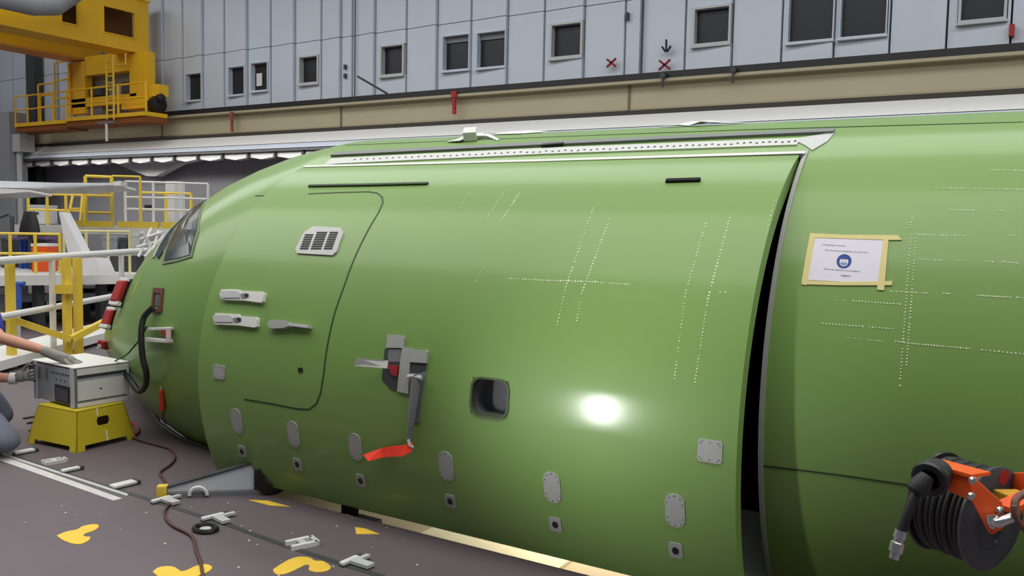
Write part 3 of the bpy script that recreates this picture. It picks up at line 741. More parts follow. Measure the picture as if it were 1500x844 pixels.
# ---------------------------------------------------------------- notice taped to the fuselage
def z7(p): return (p[0]/2.482+1060, p[1]/2.482+180)
nt = thing('paper_notice', fpx(1240, 380, .006), 'white printed notice with a blue mask symbol taped on the green fuselage', 'notice')
pap = px_patch(on_fus, fp, [z7(p) for p in ((325,412),(597,425),(578,586),(302,572))], .003, PAPER, 'paper_sheet', nt, dens=6)
for pxs in (((315,403),(430,409),(635,411),(648,428),(600,428),(318,419)), ((315,404),(336,406),(303,592),(283,588)), ((284,574),(420,580),(614,577),(612,592),(420,592),(286,588)), ((582,424),(600,428),(584,610),(558,608))):
    px_patch(on_fus, fp, [z7(p) for p in pxs], .005, TAPE, 'tape_strip', nt, dens=4)
def text_mesh(body, size):
    cu = bpy.data.curves.new('t', 'FONT'); cu.body = body; cu.size = size; cu.align_x = 'LEFT'; cu.resolution_u = 3
    ob = bpy.data.objects.new('t', cu); COL.objects.link(ob)
    me = ob.to_mesh(); vs = [v.co.copy() for v in me.vertices]; fs = [tuple(p.vertices) for p in me.polygons]; ob.to_mesh_clear()
    bpy.data.objects.remove(ob); bpy.data.curves.remove(cu); return vs, fs
A0 = on_fus(*z7((325,412))); B0 = on_fus(*z7((597,425))); C0 = on_fus(*z7((302,572)))
def notice_pt(u, v, off):                 # u across 0..1, v down 0..1
    return fus_pt(A0[0]+(B0[0]-A0[0])*u+(C0[0]-A0[0])*v, A0[1]+(B0[1]-A0[1])*u+(C0[1]-A0[1])*v, off)
for body, u0, v0, u1, h, m in (("A l'attention de tous", .14, .215, .46, .034, INK), ('Port du masque obligatoire en zone avion', .20, .335, .77, .034, INK), ('Merci de respecter les consignes', .22, .755, .69, .034, INK), ('MERCI', .45, .875, .58, .040, INK)):
    vs, fs = text_mesh(body, 1.0); w = max(v.x for v in vs)
    MB().add([notice_pt(u0+(u1-u0)*v.x/w, v0-h*v.y*1.25, .0042) for v in vs], fs).build('notice_text', m, nt, fix=False)
def disc(cu, cv, ru, rv, m, off, name, a0=0, a1=360, n=28):
    pts = [notice_pt(cu+ru*math.cos(R_(lerp(a0, a1, k/n))), cv-rv*math.sin(R_(lerp(a0, a1, k/n))), off) for k in range(n if a1-a0 == 360 else n+1)]
    MB().add(pts, [tuple(range(len(pts)))]).build(name, m, nt, fix=False)
disc(.47, .545, .098, .155, BLUESIGN, .0043, 'mask_symbol'); disc(.47, .56, .058, .098, WHITE, .0046, 'symbol_face')
disc(.47, .56, .058, .098, BLUESIGN, .0049, 'symbol_hair', 35, 145)
disc(.47, .575, .046, .065, mat('symbol_mask_blue', rgb(120, 150, 200), .7), .0049, 'symbol_mask', 180, 360)
for sg in (-1, 1): disc(.47+sg*.02, .54, .006, .009, BLUESIGN, .0050, 'symbol_eye', n=8)

# ---------------------------------------------------------------- crumpled plastic scraps on top of the fuselage
def scrap(name, pxs, h, label, boxpx=None):
    c = fh(*pxs[len(pxs)//2]); t = thing(name, fus_pt(c[0], c[1], .004), label, 'plastic scrap')
    m = MB(); P = []
    for i, (x, y) in enumerate(pxs):
        q = fh(x, y); P.append((q[0], q[1]))
    vs = []
    for i, (X, a) in enumerate(P):
        w_ = 2.2*(1-abs(2*i/(len(P)-1)-1))+.6
        for j in range(4):
            vs.append(fus_pt(X+random.uniform(-.03, .03), a+(j-1.5)*w_*.7, .006+h*random.random()*(1-abs(2*i/(len(P)-1)-1))))
    fs = [(i*4+j, i*4+j+1, i*4+5+j, i*4+4+j) for i in range(len(P)-1) for j in range(3)]
    k = len(vs); vs += [v+Vector((0, .002, -.004)) for v in vs]; fs += [tuple(reversed([q+k for q in f])) for f in fs]
    m.add(vs, fs).build('crumpled_sheet', mat('white_plastic_film', rgb(232, 236, 232), .35), t)
    if boxpx:
        A = [fh(x, y) for x, y in boxpx]
        b = [fus_pt(X, a, .004) for X, a in A]; tp = [fus_pt(X, a, .06) for X, a in A]
        MB().add(b+tp, [(3, 2, 1, 0), (4, 5, 6, 7)]+[(i, (i+1) % 4, 4+(i+1) % 4, 4+i) for i in range(4)]).build('foam_block', WHITE, t)
    return t
scrap('plastic_scrap', [(660,208),(676,207),(700,203),(712,201),(728,206)], .045, 'crumpled white plastic scrap with a small block on top of the fuselage', [(680,208),(699,207),(699,197),(681,198)])
scrap('plastic_scrap', [(968,180),(990,179),(1010,175),(1035,173),(1058,173),(1088,172)], .03, 'long thin crumpled white plastic strip on the fuselage crown')
scrap('plastic_scrap', [(720,187),(745,186),(770,185),(800,185)], .02, 'flat white plastic strip lying far up on the fuselage crown')

# ---------------------------------------------------------------- yellow stool and test box
c0, cL, cR = at_z(112,664), at_z(58,644), at_z(188,640)
u = (cR-c0); u.z = 0; v = (cL-c0); v.z = 0
ang = (math.atan2(u.y, u.x)+math.atan2(v.y, v.x)-PI/2)/2
U = Vector((math.cos(ang), math.sin(ang), 0)); V = Vector((-math.sin(ang), math.cos(ang), 0))
Lu, Lv = u.length*.98, v.length*.98; Zs = .285
SC = c0+U*Lu/2+V*Lv/2
st = thing('step_stool', SC, 'yellow plastic step stool carrying the grey test box', 'stool')
def spt(a, b, z):                        # a, b in -1..1 of the base, tapering upwards
    t = 1-.22*z/Zs; return SC+U*(a*Lu/2*t)+V*(b*Lv/2*t)+Vector((0, 0, z))
def side(fixed, s_, hole):
    m = MB()
    def P(w, z, d):
        k = 1-d
        return spt(s_*k, w, z) if fixed == 'u' else spt(w, s_*k, z)
    zs = [0, .036, .145, .215, Zs-.016]; ws = [-1, -.72, -.30, .30, .72, 1]
    for i in range(len(ws)-1):
        for j in range(len(zs)-1):
            if hole and i == 2 and j == 2: continue
            if j == 0 and 0 < i < 4: continue
            q = [P(ws[i], zs[j], 0), P(ws[i+1], zs[j], 0), P(ws[i+1], zs[j+1], 0), P(ws[i], zs[j+1], 0)]
            q2 = [P(ws[i], zs[j], .04), P(ws[i+1], zs[j], .04), P(ws[i+1], zs[j+1], .04), P(ws[i], zs[j+1], .04)]
            m.add(q+q2, [(0, 1, 2, 3), (7, 6, 5, 4), (0, 4, 5, 1), (1, 5, 6, 2), (2, 6, 7, 3), (3, 7, 4, 0)])
    m.build('side_wall', YSTOOL, st)
    if hole:                              # rounded grip opening
        r = MB(); n = 24; vs = []
        for d in (-.004, .06):
            for k in range(n):
                a = 2*PI*k/n; cx = .155 if math.cos(a) > 0 else -.155
                vs.append(P(cx+.10*math.cos(a), .18+.033*math.sin(a), d))
        outer = []
        for k in range(n):
            a = 2*PI*k/n; x, y = math.cos(a), math.sin(a); q = max(abs(x), abs(y)); outer.append(P(.31*x/q, .18+.0355*y/q, -.004))
        r.add(vs+outer, [(k, (k+1) % n, n+(k+1) % n, n+k) for k in range(n)]+[(k, 2*n+k, 2*n+(k+1) % n, (k+1) % n) for k in range(n)])
        r.build('grip_hole_rim', YSTOOL, st)
for fx in ('u', 'v'):
    for s_ in (-1, 1): side(fx, s_, fx == 'v')
MB().add([spt(-1, -1, Zs-.016), spt(1, -1, Zs-.016), spt(1, 1, Zs-.016), spt(-1, 1, Zs-.016), spt(-1, -1, Zs), spt(1, -1, Zs), spt(1, 1, Zs), spt(-1, 1, Zs)], [(3, 2, 1, 0), (4, 5, 6, 7), (0, 1, 5, 4), (1, 2, 6, 5), (2, 3, 7, 6), (3, 0, 4, 7)]).build('top_board', YSTOOL, st, bevel=.012)
for a, b, c, d in ((-.22, .22, -.17, .275), (.02, .035, .07, .11)):
    MB().add([spt(a, -1.012, b), spt(c, -1.012, b), spt(c, -1.012, d), spt(a, -1.012, d), spt(a, -.99, b), spt(c, -.99, b), spt(c, -.99, d), spt(a, -.99, d)], [(0, 1, 2, 3), (7, 6, 5, 4), (0, 4, 5, 1), (1, 5, 6, 2), (2, 6, 7, 3), (3, 7, 4, 0)]).build('tape_mark', WHITE, st)
ZB = Zs+.004
b0, bL, bR = at_z(110,598,ZB), at_z(49,582,ZB), at_z(193,584,ZB)
u = bR-b0; v = bL-b0
ang = (math.atan2(u.y, u.x)+math.atan2(v.y, v.x)-PI/2)/2
BU = Vector((math.cos(ang), math.sin(ang), 0)); BV = Vector((-math.sin(ang), math.cos(ang), 0)); Bu, Bv = u.length*.925, v.length*.97
hb = .292
def bp(a, b, z): return b0+BU*(a*Bu)+BV*(b*Bv)+Vector((0, 0, z*hb))
tb = thing('test_box', b0+BU*Bu/2+BV*Bv/2, 'light grey electronic test box with a small dark screen on the yellow stool', 'equipment box')
def bbox(a0, a1, b_0, b1, z0, z1, name, m, bev=0.0, par=None):
    vs = [bp(a, b, z) for a in (a0, a1) for b in (b_0, b1) for z in (z0, z1)]
    return MB().add(vs, [(0, 1, 3, 2), (4, 6, 7, 5), (0, 4, 5, 1), (2, 3, 7, 6), (0, 2, 6, 4), (1, 5, 7, 3)]).build(name, m, par or tb, bevel=bev)
BOXM = mat('box_grey', rgb(178, 182, 186), .5, var=.04)
bbox(.03, 1, 0, 1, .0, .96, 'case_body', BOXM, .008)
bbox(-.02, 1.02, -.02, 1.02, .965, 1.0, 'lid', WHITE, .006)
# faces: -U side carries the panel with the screen, -V side the long louvred flank
fpn = bbox(-.012, .025, .03, .97, .04, .93, 'front_panel', mat('panel_grey', rgb(160, 164, 170), .5))
scf = bbox(-.03, -.013, .06, .44, .06, .50, 'screen_frame', BLACKG, .003)
bbox(-.036, -.031, .12, .40, .12, .42, 'screen_glass', mat('screen_dark', rgb(60, 66, 72), .15), par=scf)
for k in range(8): bbox(-.022, -.013, .12+.055*k, .14+.055*k, .76, .80, 'indicator', DGREY)
for k in range(3): bbox(-.022, -.013, .20+.1*k, .22+.1*k, .60, .64, 'indicator', DGREY)
for b in (.62, .80): bbox(-.02, -.013, b, b+.05, .55, .85, 'connector_strip', MGREY)
for b in (.04, .92): bbox(-.03, .03, b-.035, b+.035, .0, .965, 'corner_post', LGREY)
hnd = MB(); hnd.tube([bp(-.02, .93, .88), bp(-.09, .93, .86), bp(-.09, .93, .50), bp(-.02, .93, .48)], .016, 8); hnd.build('carry_handle', DGREY, tb, smooth='auto')
bbox(.03, .99, -.012, .0, .72, .79, 'flank_groove', DGREY)
bbox(.03, .99, -.018, .0, .79, .95, 'flank_band', WHITE); bbox(.04, .98, -.014, .0, .16, .62, 'flank_panel', WHITE)
bbox(.03, .99, -.010, .0, .10, .15, 'flank_groove', MGREY); bbox(.03, .99, -.018, .0, .0, .10, 'flank_band', WHITE)
bbox(.0, .03, -.02, .02, .0, .965, 'edge_post', MGREY); bbox(.97, 1.01, -.02, .02, .0, .965, 'edge_post', WHITE)
bbox(.45, .48, -.02, -.014, .38, .42, 'rivet_head', DGREY)

# ---------------------------------------------------------------- hoses and cords
t = thing('black_hose', fpx(228, 500, .02), 'thick black hose looping from the nose port down to the grey test box', 'hose')
P = [fpx(229,452,.03), fpx(222,466,.06), fpx(222,490,.08), fpx(226,520,.09), fpx(231,540,.09), fpx(227,558,.08), fpx(216,566,.07), fpx(205,557,.06)]
hose_end = bp(1.02, .12, .70); P += [hose_end]
MB().tube(catmull(P, 6), .021, 10).build('hose_tube', BLACK, t, smooth='auto')
MB().cyl(hose_end, hose_end+(hose_end-P[-2]).normalized()*-.07, .028, 12).build('hose_coupling', BLACKG, t, smooth='auto')
t = thing('thin_cable', fpx(212, 500, .02), 'thin dark cable running beside the black hose on the nose', 'cable')
P = [fpx(219,478,.02), fpx(214,494,.04), fpx(206,508,.06), fpx(197,518,.08), bp(1.03, .5, .80)]
MB().tube(catmull(P, 6), .006, 6).build('cable_core', GREEN_LINE, t)
t = thing('extension_cord', at_z(240, 740), 'long dark red cord snaking over the grey floor past the footprint', 'cord')
P = [at_z(x, y, .012) for x, y in [(150,648)]] if False else []
P += [at_z(*z5(p), .011) for p in ((800,5),(860,25),(950,50),(1030,75),(1060,125),(1030,170),(970,215),(990,255),(1025,310),(1035,350),(1030,400),(1000,445),(1003,490),(1050,540),(1160,600),(1190,690),(1215,760),(1228,830),(1240,900))]
MB().tube(catmull(P, 5), .008, 7).build('cord_core', CORD, t, smooth=True)
t = thing('extension_cord', at_z(46, 622), 'three short dark cords on the floor left of the yellow stool', 'cord')
for (a, b) in (((34,613),(58,609)), ((40,620),(59,616)), ((43,631),(58,627))):
    A = at_z(*a, .008); B = at_z(*b, .008); MB().tube(catmull([A, lerp(A, B, .5)+Vector((0, .01, 0)), B], 4), .008, 6).build('cord_core', CORD, t)
t = thing('extension_cord', at_z(206, 634), 'bright red cord piece on the floor right of the yellow stool', 'cord')
MB().tube(catmull([at_z(186,618,.01), at_z(198,622,.01), at_z(203,632,.01), at_z(194,640,.01)], 5), .010, 6).build('cord_core', RED, t)

# ---------------------------------------------------------------- clips along the floor track
def clip(pxs, label, dark, shape='bar'):
    a, b = at_z(*pxs[0]), at_z(*pxs[1]); c = (a+b)/2
    t = thing('floor_clip', c, label, 'clip', 'white clips along the floor track')
    d = (b-a); L = d.length; d.normalize(); n = Vector((-d.y, d.x, 0)); w = pxs[2]*.75
    if shape == 'open':
        for s_ in (-1, 1): MB().obox(c+n*(s_*w*.4)+Vector((0, 0, .012)), d*L/2, n*w*.12, Vector((0, 0, .012))).build('clip_arm', WHITE, t)
        MB().obox(c+Vector((0, 0, .012)), d*L*.12, n*w*.28, Vector((0, 0, .011))).build('clip_bridge', LGREY, t)
        MB().obox(b+Vector((0, 0, .012)), d*.012, n*w*.5, Vector((0, 0, .012))).build('clip_end', LGREY, t)
    else:
        MB().obox(c+Vector((0, 0, .016)), d*L/2, n*w/2, Vector((0, 0, .008))).build('clip_plate', WHITE, t, bevel=.003)
        MB().obox(c+Vector((0, 0, .004)), d*L*.52, n*w*.45, Vector((0, 0, .004))).build('clip_foot', DGREY, t)
        MB().obox(b+d*.012+Vector((0, 0, .012)), d*.012, n*w/2, Vector((0, 0, .012))).build('clip_tip', DGREY, t)
    if shape == 'tee':
        e = c+d*L*.1; MB().obox(e-n*.07+Vector((0, 0, .016)), d*.025, n*.06, Vector((0, 0, .008))).build('clip_stem', LGREY, t)
        MB().obox(e-n*.03+d*L*.5+Vector((0, 0, .016)), d*L*.3, n*.014, Vector((0, 0, .007))).build('clip_wire', LGREY, t)
clip((z5((85,112)), z5((205,90)), .07), 'white floor clip at the far left end of the white line', True)
clip((z5((260,170)), z5((390,148)), .10), 'open framed white floor clip, second from the left end', True, 'open')
clip((z5((375,222)), z5((480,200)), .05), 'narrow white floor clip, third from the left end', True)
clip((z5((680,318)), z5((815,285)), .09), 'wide white floor clip at the right end of the white line', True)
clip((z5((920,410)), z5((1030,378)), .035), 'thin white tee shaped clip beside the cord', True, 'tee')
clip((z6((360,545)), z6((480,515)), .035), 'pale tee shaped clip above the black floor ring', True, 'tee')
clip((z6((840,690)), z6((980,660)), .13), 'large white clip above the third yellow footprint', True, 'open')
clip((z6((1130,795)), z6((1220,755)), .04), 'white tee shaped clip nearest the pit', True, 'tee')
t = thing('floor_ring', at_z(*z6((380,592))), 'small black ring set on the floor near the tee shaped clip', 'ring')
m = MB(); c = at_z(*z6((380,592))); n = 20
m.tube([c+Vector((.065*math.cos(2*PI*k/n), .05*math.sin(2*PI*k/n), .01)) for k in range(n+1)], .014, 6).build('ring_body', BLACK, t)
MB().lathe(c, (0, 0, 1), [(0, .035), (.012, .03)], 12).build('ring_plug', LGREY, t)

# ---------------------------------------------------------------- white wedge and black wheel built in place of the floor opening
wa, wb, wc = at_z(246,728), at_z(372,724), at_z(400,738)
dx = (wb-wa); Lw = dx.length; dx.normalize(); dn = Vector((-dx.y, dx.x, 0))
t = thing('opening_wedge', (wa+wb)/2, 'low white wedge with a black wheel standing in for the floor opening under the cargo door', 'wedge')
hW = .185
MB().prism([wa+Vector((0, 0, .03)), wb+Vector((0, 0, .03)), wb+Vector((0, 0, hW)), wa+Vector((0, 0, .05))], dn*.02).build('opening_wedge_side', mat('wedge_white', rgb(206, 212, 220), .4), t)
MB().prism([wa+Vector((0, 0, .052))-dn*.01, wb+Vector((0, 0, hW+.002))-dn*.01, wb+Vector((0, 0, hW+.014))-dn*.01, wa+Vector((0, 0, .064))-dn*.01], dn*.06).build('opening_wedge_top', DGREY, t)
MB().prism([wa-dn*.02, wb+dx*.12-dn*.02, wb+dx*.12-dn*.02+Vector((0, 0, .028)), wa-dn*.02+Vector((0, 0, .028))], dn*.08).build('opening_wedge_base', MGREY, t)
MB().obox(wb+dx*.014+Vector((0, 0, hW*.55))+dn*.01, dx*.012, dn*.02, Vector((0, 0, hW*.5))).build('end_post', DGREY, t)
MB().obox(wa-dx*.03+Vector((0, 0, .04)), dx*.028, dn*.03, Vector((0, 0, .03))).build('yellow_buffer', YEL2, t)
m = MB(); c = lerp(wa, wb, .36)-dn*.03
m.tube([c+dx*(.05*math.cos(R_(a)))+Vector((0, 0, .012+.05*math.sin(R_(a)))) for a in range(0, 181, 15)], .011, 6).build('lift_ring', WHITE, t)
c = wb+dx*.05-dn*.015
rw = .105
MB().lathe(c+dx*.06+Vector((0, 0, rw*.98)), dn, [(-.03, rw*.8), (-.025, rw*.95), (0, rw), (.025, rw*.95), (.05, rw*.8)], 32).build('wedge_wheel', BLACK, t, smooth='auto', label='black wheel of the stand-in wedge')
MB().lathe(c+dx*.06+Vector((0, 0, rw*.98))-dn*.032, dn, [(-.01, rw*.3), (.02, rw*.5)], 20).build('wheel_hub', DGREY, t, smooth='auto')
# trolley under the belly: caster and pale board standing in for lit ground
wx = at_y(513, 745, 5.55)
t = thing('belly_wheel', (wx.x, wx.y, PIT_Z), 'black trolley wheel seen under the belly at the floor edge', 'trolley wheel')
rr = .24; wz = at_y(513, 758, 5.55).z+rr
MB().lathe((wx.x, wx.y, wz), (.75, .66, 0), [(-.075, rr*.7), (-.07, rr*.94), (0, rr), (.07, rr*.94), (.075, rr*.7)], 28).build('tyre', BLACK, t, smooth='auto')
MB().lathe((wx.x, wx.y, wz), (.75, .66, 0), [(-.085, .09), (.085, .09)], 14).build('wheel_hub', MGREY, t)
MB().box(wx.x-.16, wx.x+.26, wx.y-.12, wx.y+.12, PIT_Z, wz-rr).build('wheel_chock', DGREY, t)
MB().obox(at_y(524, 735, 5.42), RGT*.015, DWN*.05, FWD*.02).build('bright_clevis', CHROME, t)
# pale board added as the bright patch of light on the pit ground
for (x0, x1, y0, y1, lb) in ((at_z(652, 768, PIT_Z).x, at_z(850, 815, PIT_Z).x, 5.2, 6.6, 'pale board put in for the lit patch of ground under the belly'),):
    t = thing('lit_patch_board', ((x0+x1)/2, y0, PIT_Z), lb, 'board')
    MB().box(x0, x1, y0, y1, PIT_Z, PIT_Z+.03).build('lit_patch_top', LIT_CREAM, t)
    for k in range(4): MB().box(lerp(x0, x1, .1+k*.25), lerp(x0, x1, .1+k*.25)+.06, y0-.02, y0-.001, PIT_Z, PIT_Z+.03).build('lit_patch_cleat', BEIGE, t)

# ================================================================ HOSE REEL on the right, hung from an arm
RD = 2.25
def z8(p): return (p[0]/2.4545+1060, p[1]/2.4545+500)
def rp(p, d=RD): return at_d(*z8(p), d)
ax = (RGT*.50+DWN*.10-FWD*.88).normalized()           # reel axle, towards its near flange
rup = (-DWN+RGT*.12); rup = (rup-ax*rup.dot(ax)).normalized(); rfw = ax.cross(rup)
rc_ = rp((868, 605)); RRAD = .136
reel = thing('hose_reel', rc_, 'orange framed black hose reel hanging in front of the fuselage at right', 'hose reel')
MB().lathe(rc_+ax*.070, ax, [(-.004, RRAD*.99), (0, RRAD), (.005, RRAD), (.008, RRAD*.97), (.009, RRAD*.55), (.016, RRAD*.5), (.018, RRAD*.2)], 40).build('near_flange', mat('flange_grey', rgb(64, 66, 74), .4), reel, smooth='auto')
MB().lathe(rc_-ax*.076, ax, [(-.005, RRAD*.97), (0, RRAD), (.006, RRAD*.98)], 40).build('far_flange', BLACKG, reel, smooth='auto')
hs = MB()
for k in range(8):
    t_ = -.062+.0165*k; rr_ = RRAD*(.88 if k % 2 else .86)
    pts = [rc_+ax*t_+(rup*math.cos(2*PI*j/36)+rfw*math.sin(2*PI*j/36))*rr_ for j in range(37)]
    MB().tube(pts, .0088, 8, caps=False).build('hose_turn', BLACK, reel, smooth=True)
MB().lathe(rc_, ax, [(-.07, RRAD*.82), (.066, RRAD*.82)], 32).build('drum', BLACK, reel)
# red round sticker on the near flange
e = rc_+ax*.0755+rup*RRAD*.80+rfw*(-RRAD*.10)
MB().lathe(e, ax, [(0, .020), (.004, .020)], 18).build('red_sticker', RED, reel)
MB().lathe(rc_+ax*.079, ax, [(0, .03), (.03, .028)], 16).build('axle_hub', DGREY, reel, smooth='auto')
# orange frame: guide plate, side arm, rear arm
def plate(pxs, d0, d1, thick, name, m, bev=.002):
    xs_ = [p[0] for p in pxs]; x0, x1 = min(xs_), max(xs_)
    pts = [rp(p, lerp(d0, d1, (p[0]-x0)/(x1-x0))) for p in pxs]
    nrm = (pts[1]-pts[0]).cross(pts[2]-pts[0]).normalized()
    if nrm.dot(FWD) < 0: nrm = -nrm
    return MB().prism(pts, nrm*thick).build(name, m, reel, bevel=bev)
plate([(712,432),(732,434),(886,482),(908,492),(893,572),(880,570),(800,538),(716,470)], 2.10, 2.00, .010, 'guide_plate', ORANGE)
MB().prism([rp((712,431), 2.10), rp((890,480), 2.00), rp((960,470), 2.10), rp((790,425), 2.20)], DWN*.008).build('guide_top', ORANGE, reel)
plate([(889,488),(912,500),(1002,580),(1012,640),(1008,672),(966,698),(955,690),(890,570)], 2.00, 1.98, .012, 'side_arm', ORANGE)
plate([(1028,474),(1085,470),(1100,540),(1030,552)], 2.22, 2.15, .012, 'rear_arm', ORANGE)
MB().obox(rp((1040,575), 2.12), RGT*.030, DWN*.022, FWD*.035).build('mount_block', mat('ochre_block', rgb(196, 150, 40), .5), reel, bevel=.003)
MB().bar(rp((1005,600), 2.03), rp((1130,545), 2.10), .05, .012).build('mount_bar', ORANGE, reel)
for p in ((893,500),(888,556),(991,607),(966,660)):
    c = rp(p, 1.985); MB().lathe(c, -FWD, [(0, .0095), (.004, .0095), (.008, .006)], 10).build('bolt', CHROME, reel)
MB().lathe(rc_+ax*.018+rup*(-RRAD*.38)+ax*.062, ax, [(0, .006), (.012, .005)], 8).build('bolt', CHROME, reel)
# swivel joint and feed hose
el = MB(); el.tube(catmull([rp((968,642), 1.97), rp((985,652), 1.955), rp((1005,646), 1.95), rp((1042,632), 1.95)], 5), .0115, 10); el.build('swivel_elbow', CHROME, reel, smooth='auto')
MB().cyl(rp((965,625), 1.97), rp((970,655), 1.968), .014, 12).build('swivel_nut', CHROME, reel, smooth='auto')
MB().tube(catmull([rp((1040,632), 1.95), rp((1052,625), 1.95), rp((1048,580), 1.96), rp((1066,556), 1.97), rp((1100,548), 1.98), rp((1130,570), 1.98)], 6), .009, 8).build('feed_hose', BROWN, reel, smooth=True)
MB().tube(catmull([rp((1042,590), 1.94), rp((1048,630), 1.94), rp((1085,680), 1.95), rp((1130,700), 1.96)], 6), .007, 8).build('feed_hose', BROWN, reel, smooth=True)
# roller guide and hose tail
gc = rp((748, 490), 2.03); ga = (-FWD*.6-RGT*.7+DWN*.2).normalized()
MB().lathe(gc, ga, [(-.04, .034), (-.012, .036), (-.006, .042), (.012, .044), (.018, .040), (.018, .026), (-.01, .024)], 24).build('guide_bush', BLACKG, reel, smooth='auto')
MB().lathe(rp((785,492), 2.06), ga, [(-.02, .022), (.02, .024)], 16).build('guide_roller', BLACK, reel, smooth='auto')
MB().lathe(rp((706,520), 2.00), (rp((690,540), 2.0)-rp((715,505), 2.0)), [(-.03, .016), (0, .026), (.016, .024), (.022, .017)], 16).build('hose_stop', BLACK, reel, smooth='auto')
MB().tube(catmull([rp((760,480), 2.06), rp((735,500), 2.02), rp((708,525), 2.00), rp((685,560), 1.995), rp((660,625), 1.99), rp((637,690), 1.99)], 6), .0115, 10).build('hose_tail', BLACK, reel, smooth=True)
tipd = (rp((618,760), 1.99)-rp((637,690), 1.99)).normalized(); p0 = rp((637,690), 1.99)
MB().lathe(p0, tipd, [(-.006, .014), (.012, .015), (.014, .012), (.022, .012), (.024, .0165), (.045, .0165), (.047, .012), (.062, .0115)], 14).build('hose_coupling', CHROME, reel, smooth='auto')
# wall arm that carries it, running out of the frame to a floor column
MB().bar(rp((1120,500), 2.20), rp((1120,500), 2.20)+RGT*.8-DWN*.02, .05).build('carrier_arm', ORANGE, reel)
colp = rp((1120,500), 2.20)+RGT*.82
MB().box(colp.x-.05, colp.x+.05, colp.y-.05, colp.y+.05, 0, colp.z+.3).build('carrier_post', DGREY, reel)

# ================================================================ CRANE
XG = -28.2
CR = thing('overhead_crane', (XG, 18, 6.5), 'yellow overhead crane girder with walkway at the upper left', 'crane')
gz0 = at_x(215, 78, XG).z; gz1 = at_x(217, 4, XG).z; gy1 = at_x(218, 60, XG).y
def girder(X, th, y0, y1, z0, z1, holes, name):
    m = MB(); hs = sorted(holes); ys = [y0]
    for a, b, c, d in hs:
        m.box(X-th, X, ys[-1], a, z0, z1); m.box(X-th, X, a, b, z0, c); m.box(X-th, X, a, b, d, z1); ys.append(b)
    m.box(X-th, X, ys[-1], y1, z0, z1); return m.build(name, YELLOW, CR)
hl = []
for x0, x1, y0, y1 in ((90, 113, -4, 34), (152, 196, 14, 51), (26, 62, -40, 4)):
    ya = at_x(x0, (y0+y1)/2, XG).y; yb = at_x(x1, (y0+y1)/2, XG).y
    hl.append((ya, yb, at_x((x0+x1)/2, y1, XG).z, min(at_x((x0+x1)/2, y0, XG).z, gz1-.12)))
girder(XG, .06, 6, gy1, gz0, gz1, hl, 'girder_face')
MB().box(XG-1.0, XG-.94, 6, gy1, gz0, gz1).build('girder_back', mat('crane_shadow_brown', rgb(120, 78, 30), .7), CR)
MB().box(XG-1.05, XG+.06, 6, gy1+.05, gz0-.06, gz0).build('bottom_flange', YELLOW, CR)
MB().box(XG-1.05, XG+.06, 6, gy1+.05, gz1, gz1+.06).build('top_flange', YELLOW, CR)
for a, b, c, d in hl:
    f = MB(); f.box(XG-.02, XG+.03, a-.04, a, c-.04, d+.04); f.box(XG-.02, XG+.03, b, b+.04, c-.04, d+.04); f.box(XG-.02, XG+.03, a, b, c-.04, c); f.box(XG-.02, XG+.03, a, b, d, d+.04)
    f.build('opening_rim', YELLOW, CR)
XG2 = -31.5
g2z0 = at_x(146, 90, XG2).z; g2z1 = at_x(146, 70, XG2).z; g2y = at_x(146, 80, XG2).y
MB().box(XG2-.8, XG2, 6, g2y, g2z0, g2z1+1.2).build('second_girder', YELLOW, CR)
MB().box(XG2-.9, XG2+.12, 6, g2y+.02, g2z0-.08, g2z0).build('second_flange', mat('crane_light_flange', rgb(226, 160, 60), .5), CR)
MB().box(XG2-.9, XG2+.12, 6, g2y+.02, g2z1+.02, g2z1+.10).build('second_flange', YELLOW, CR)
# end carriage on the runway
YC = 20.0
def cx_(x, y, Y=YC): return at_y(x, y, Y)
def crect(x0, x1, y0, y1, name, m, Y=YC, th=.3, par=None):
    a = cx_(x0, (y0+y1)/2, Y); b = cx_(x1, (y0+y1)/2, Y); zt = cx_((x0+x1)/2, y0, Y).z; zb = cx_((x0+x1)/2, y1, Y).z
    return MB().box(a.x, b.x, Y-th/2, Y+th/2, zb, zt).build(name, m, par or CR)
crect(195, 222, 78, 142, 'carriage_post', YELLOW)
crect(105, 130, 92, 168, 'carriage_post', YELLOW)
crect(130, 195, 80, 108, 'carriage_header', YELLOW)
crect(108, 205, 142, 155, 'carriage_sill', YELLOW)
crect(130, 195, 108, 142, 'cabinet_backing', mat('carriage_grey', rgb(150, 150, 140), .6), Y=YC+.35, th=.1)
crect(135, 153, 128, 140, 'motor_box', DGREY, Y=YC+.1); crect(183, 204, 120, 137, 'motor_box', DGREY, Y=YC+.1)
crect(133, 155, 152, 170, 'motor_box', MGREY, Y=YC+.1)
crect(187, 226, 142, 160, 'drive_box', YELLOW, Y=YC-.3, th=.5)
crect(226, 240, 125, 142, 'drive_box', YELLOW, Y=YC-.2, th=.4)
c = cx_(243, 155); MB().lathe((c.x, YC-.3, c.z), (1, 0, 0), [(-.3, .28), (.1, .28), (.14, .2)], 16).build('buffer', BLACK, CR, smooth='auto')
c = cx_(246, 146); MB().sphere((c.x, YC-.3, c.z), .18, 10, 6).build('buffer_cap', BLACK, CR, smooth=True)
def walk(x0, y0, x1, y1, nm):
    a = cx_(x0, y0, YC-.3); b = cx_(x1, y1, YC-.3); z = (a.z+b.z)/2
    MB().box(a.x, b.x, YC-1.0, YC-.1, z-.14, z).build(nm, YELLOW, CR)
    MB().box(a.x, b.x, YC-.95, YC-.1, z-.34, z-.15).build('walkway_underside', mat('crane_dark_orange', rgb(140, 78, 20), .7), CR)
    return a, b, z
a1, b1, zw1 = walk(47, 184, 122, 178, 'walkway_deck')
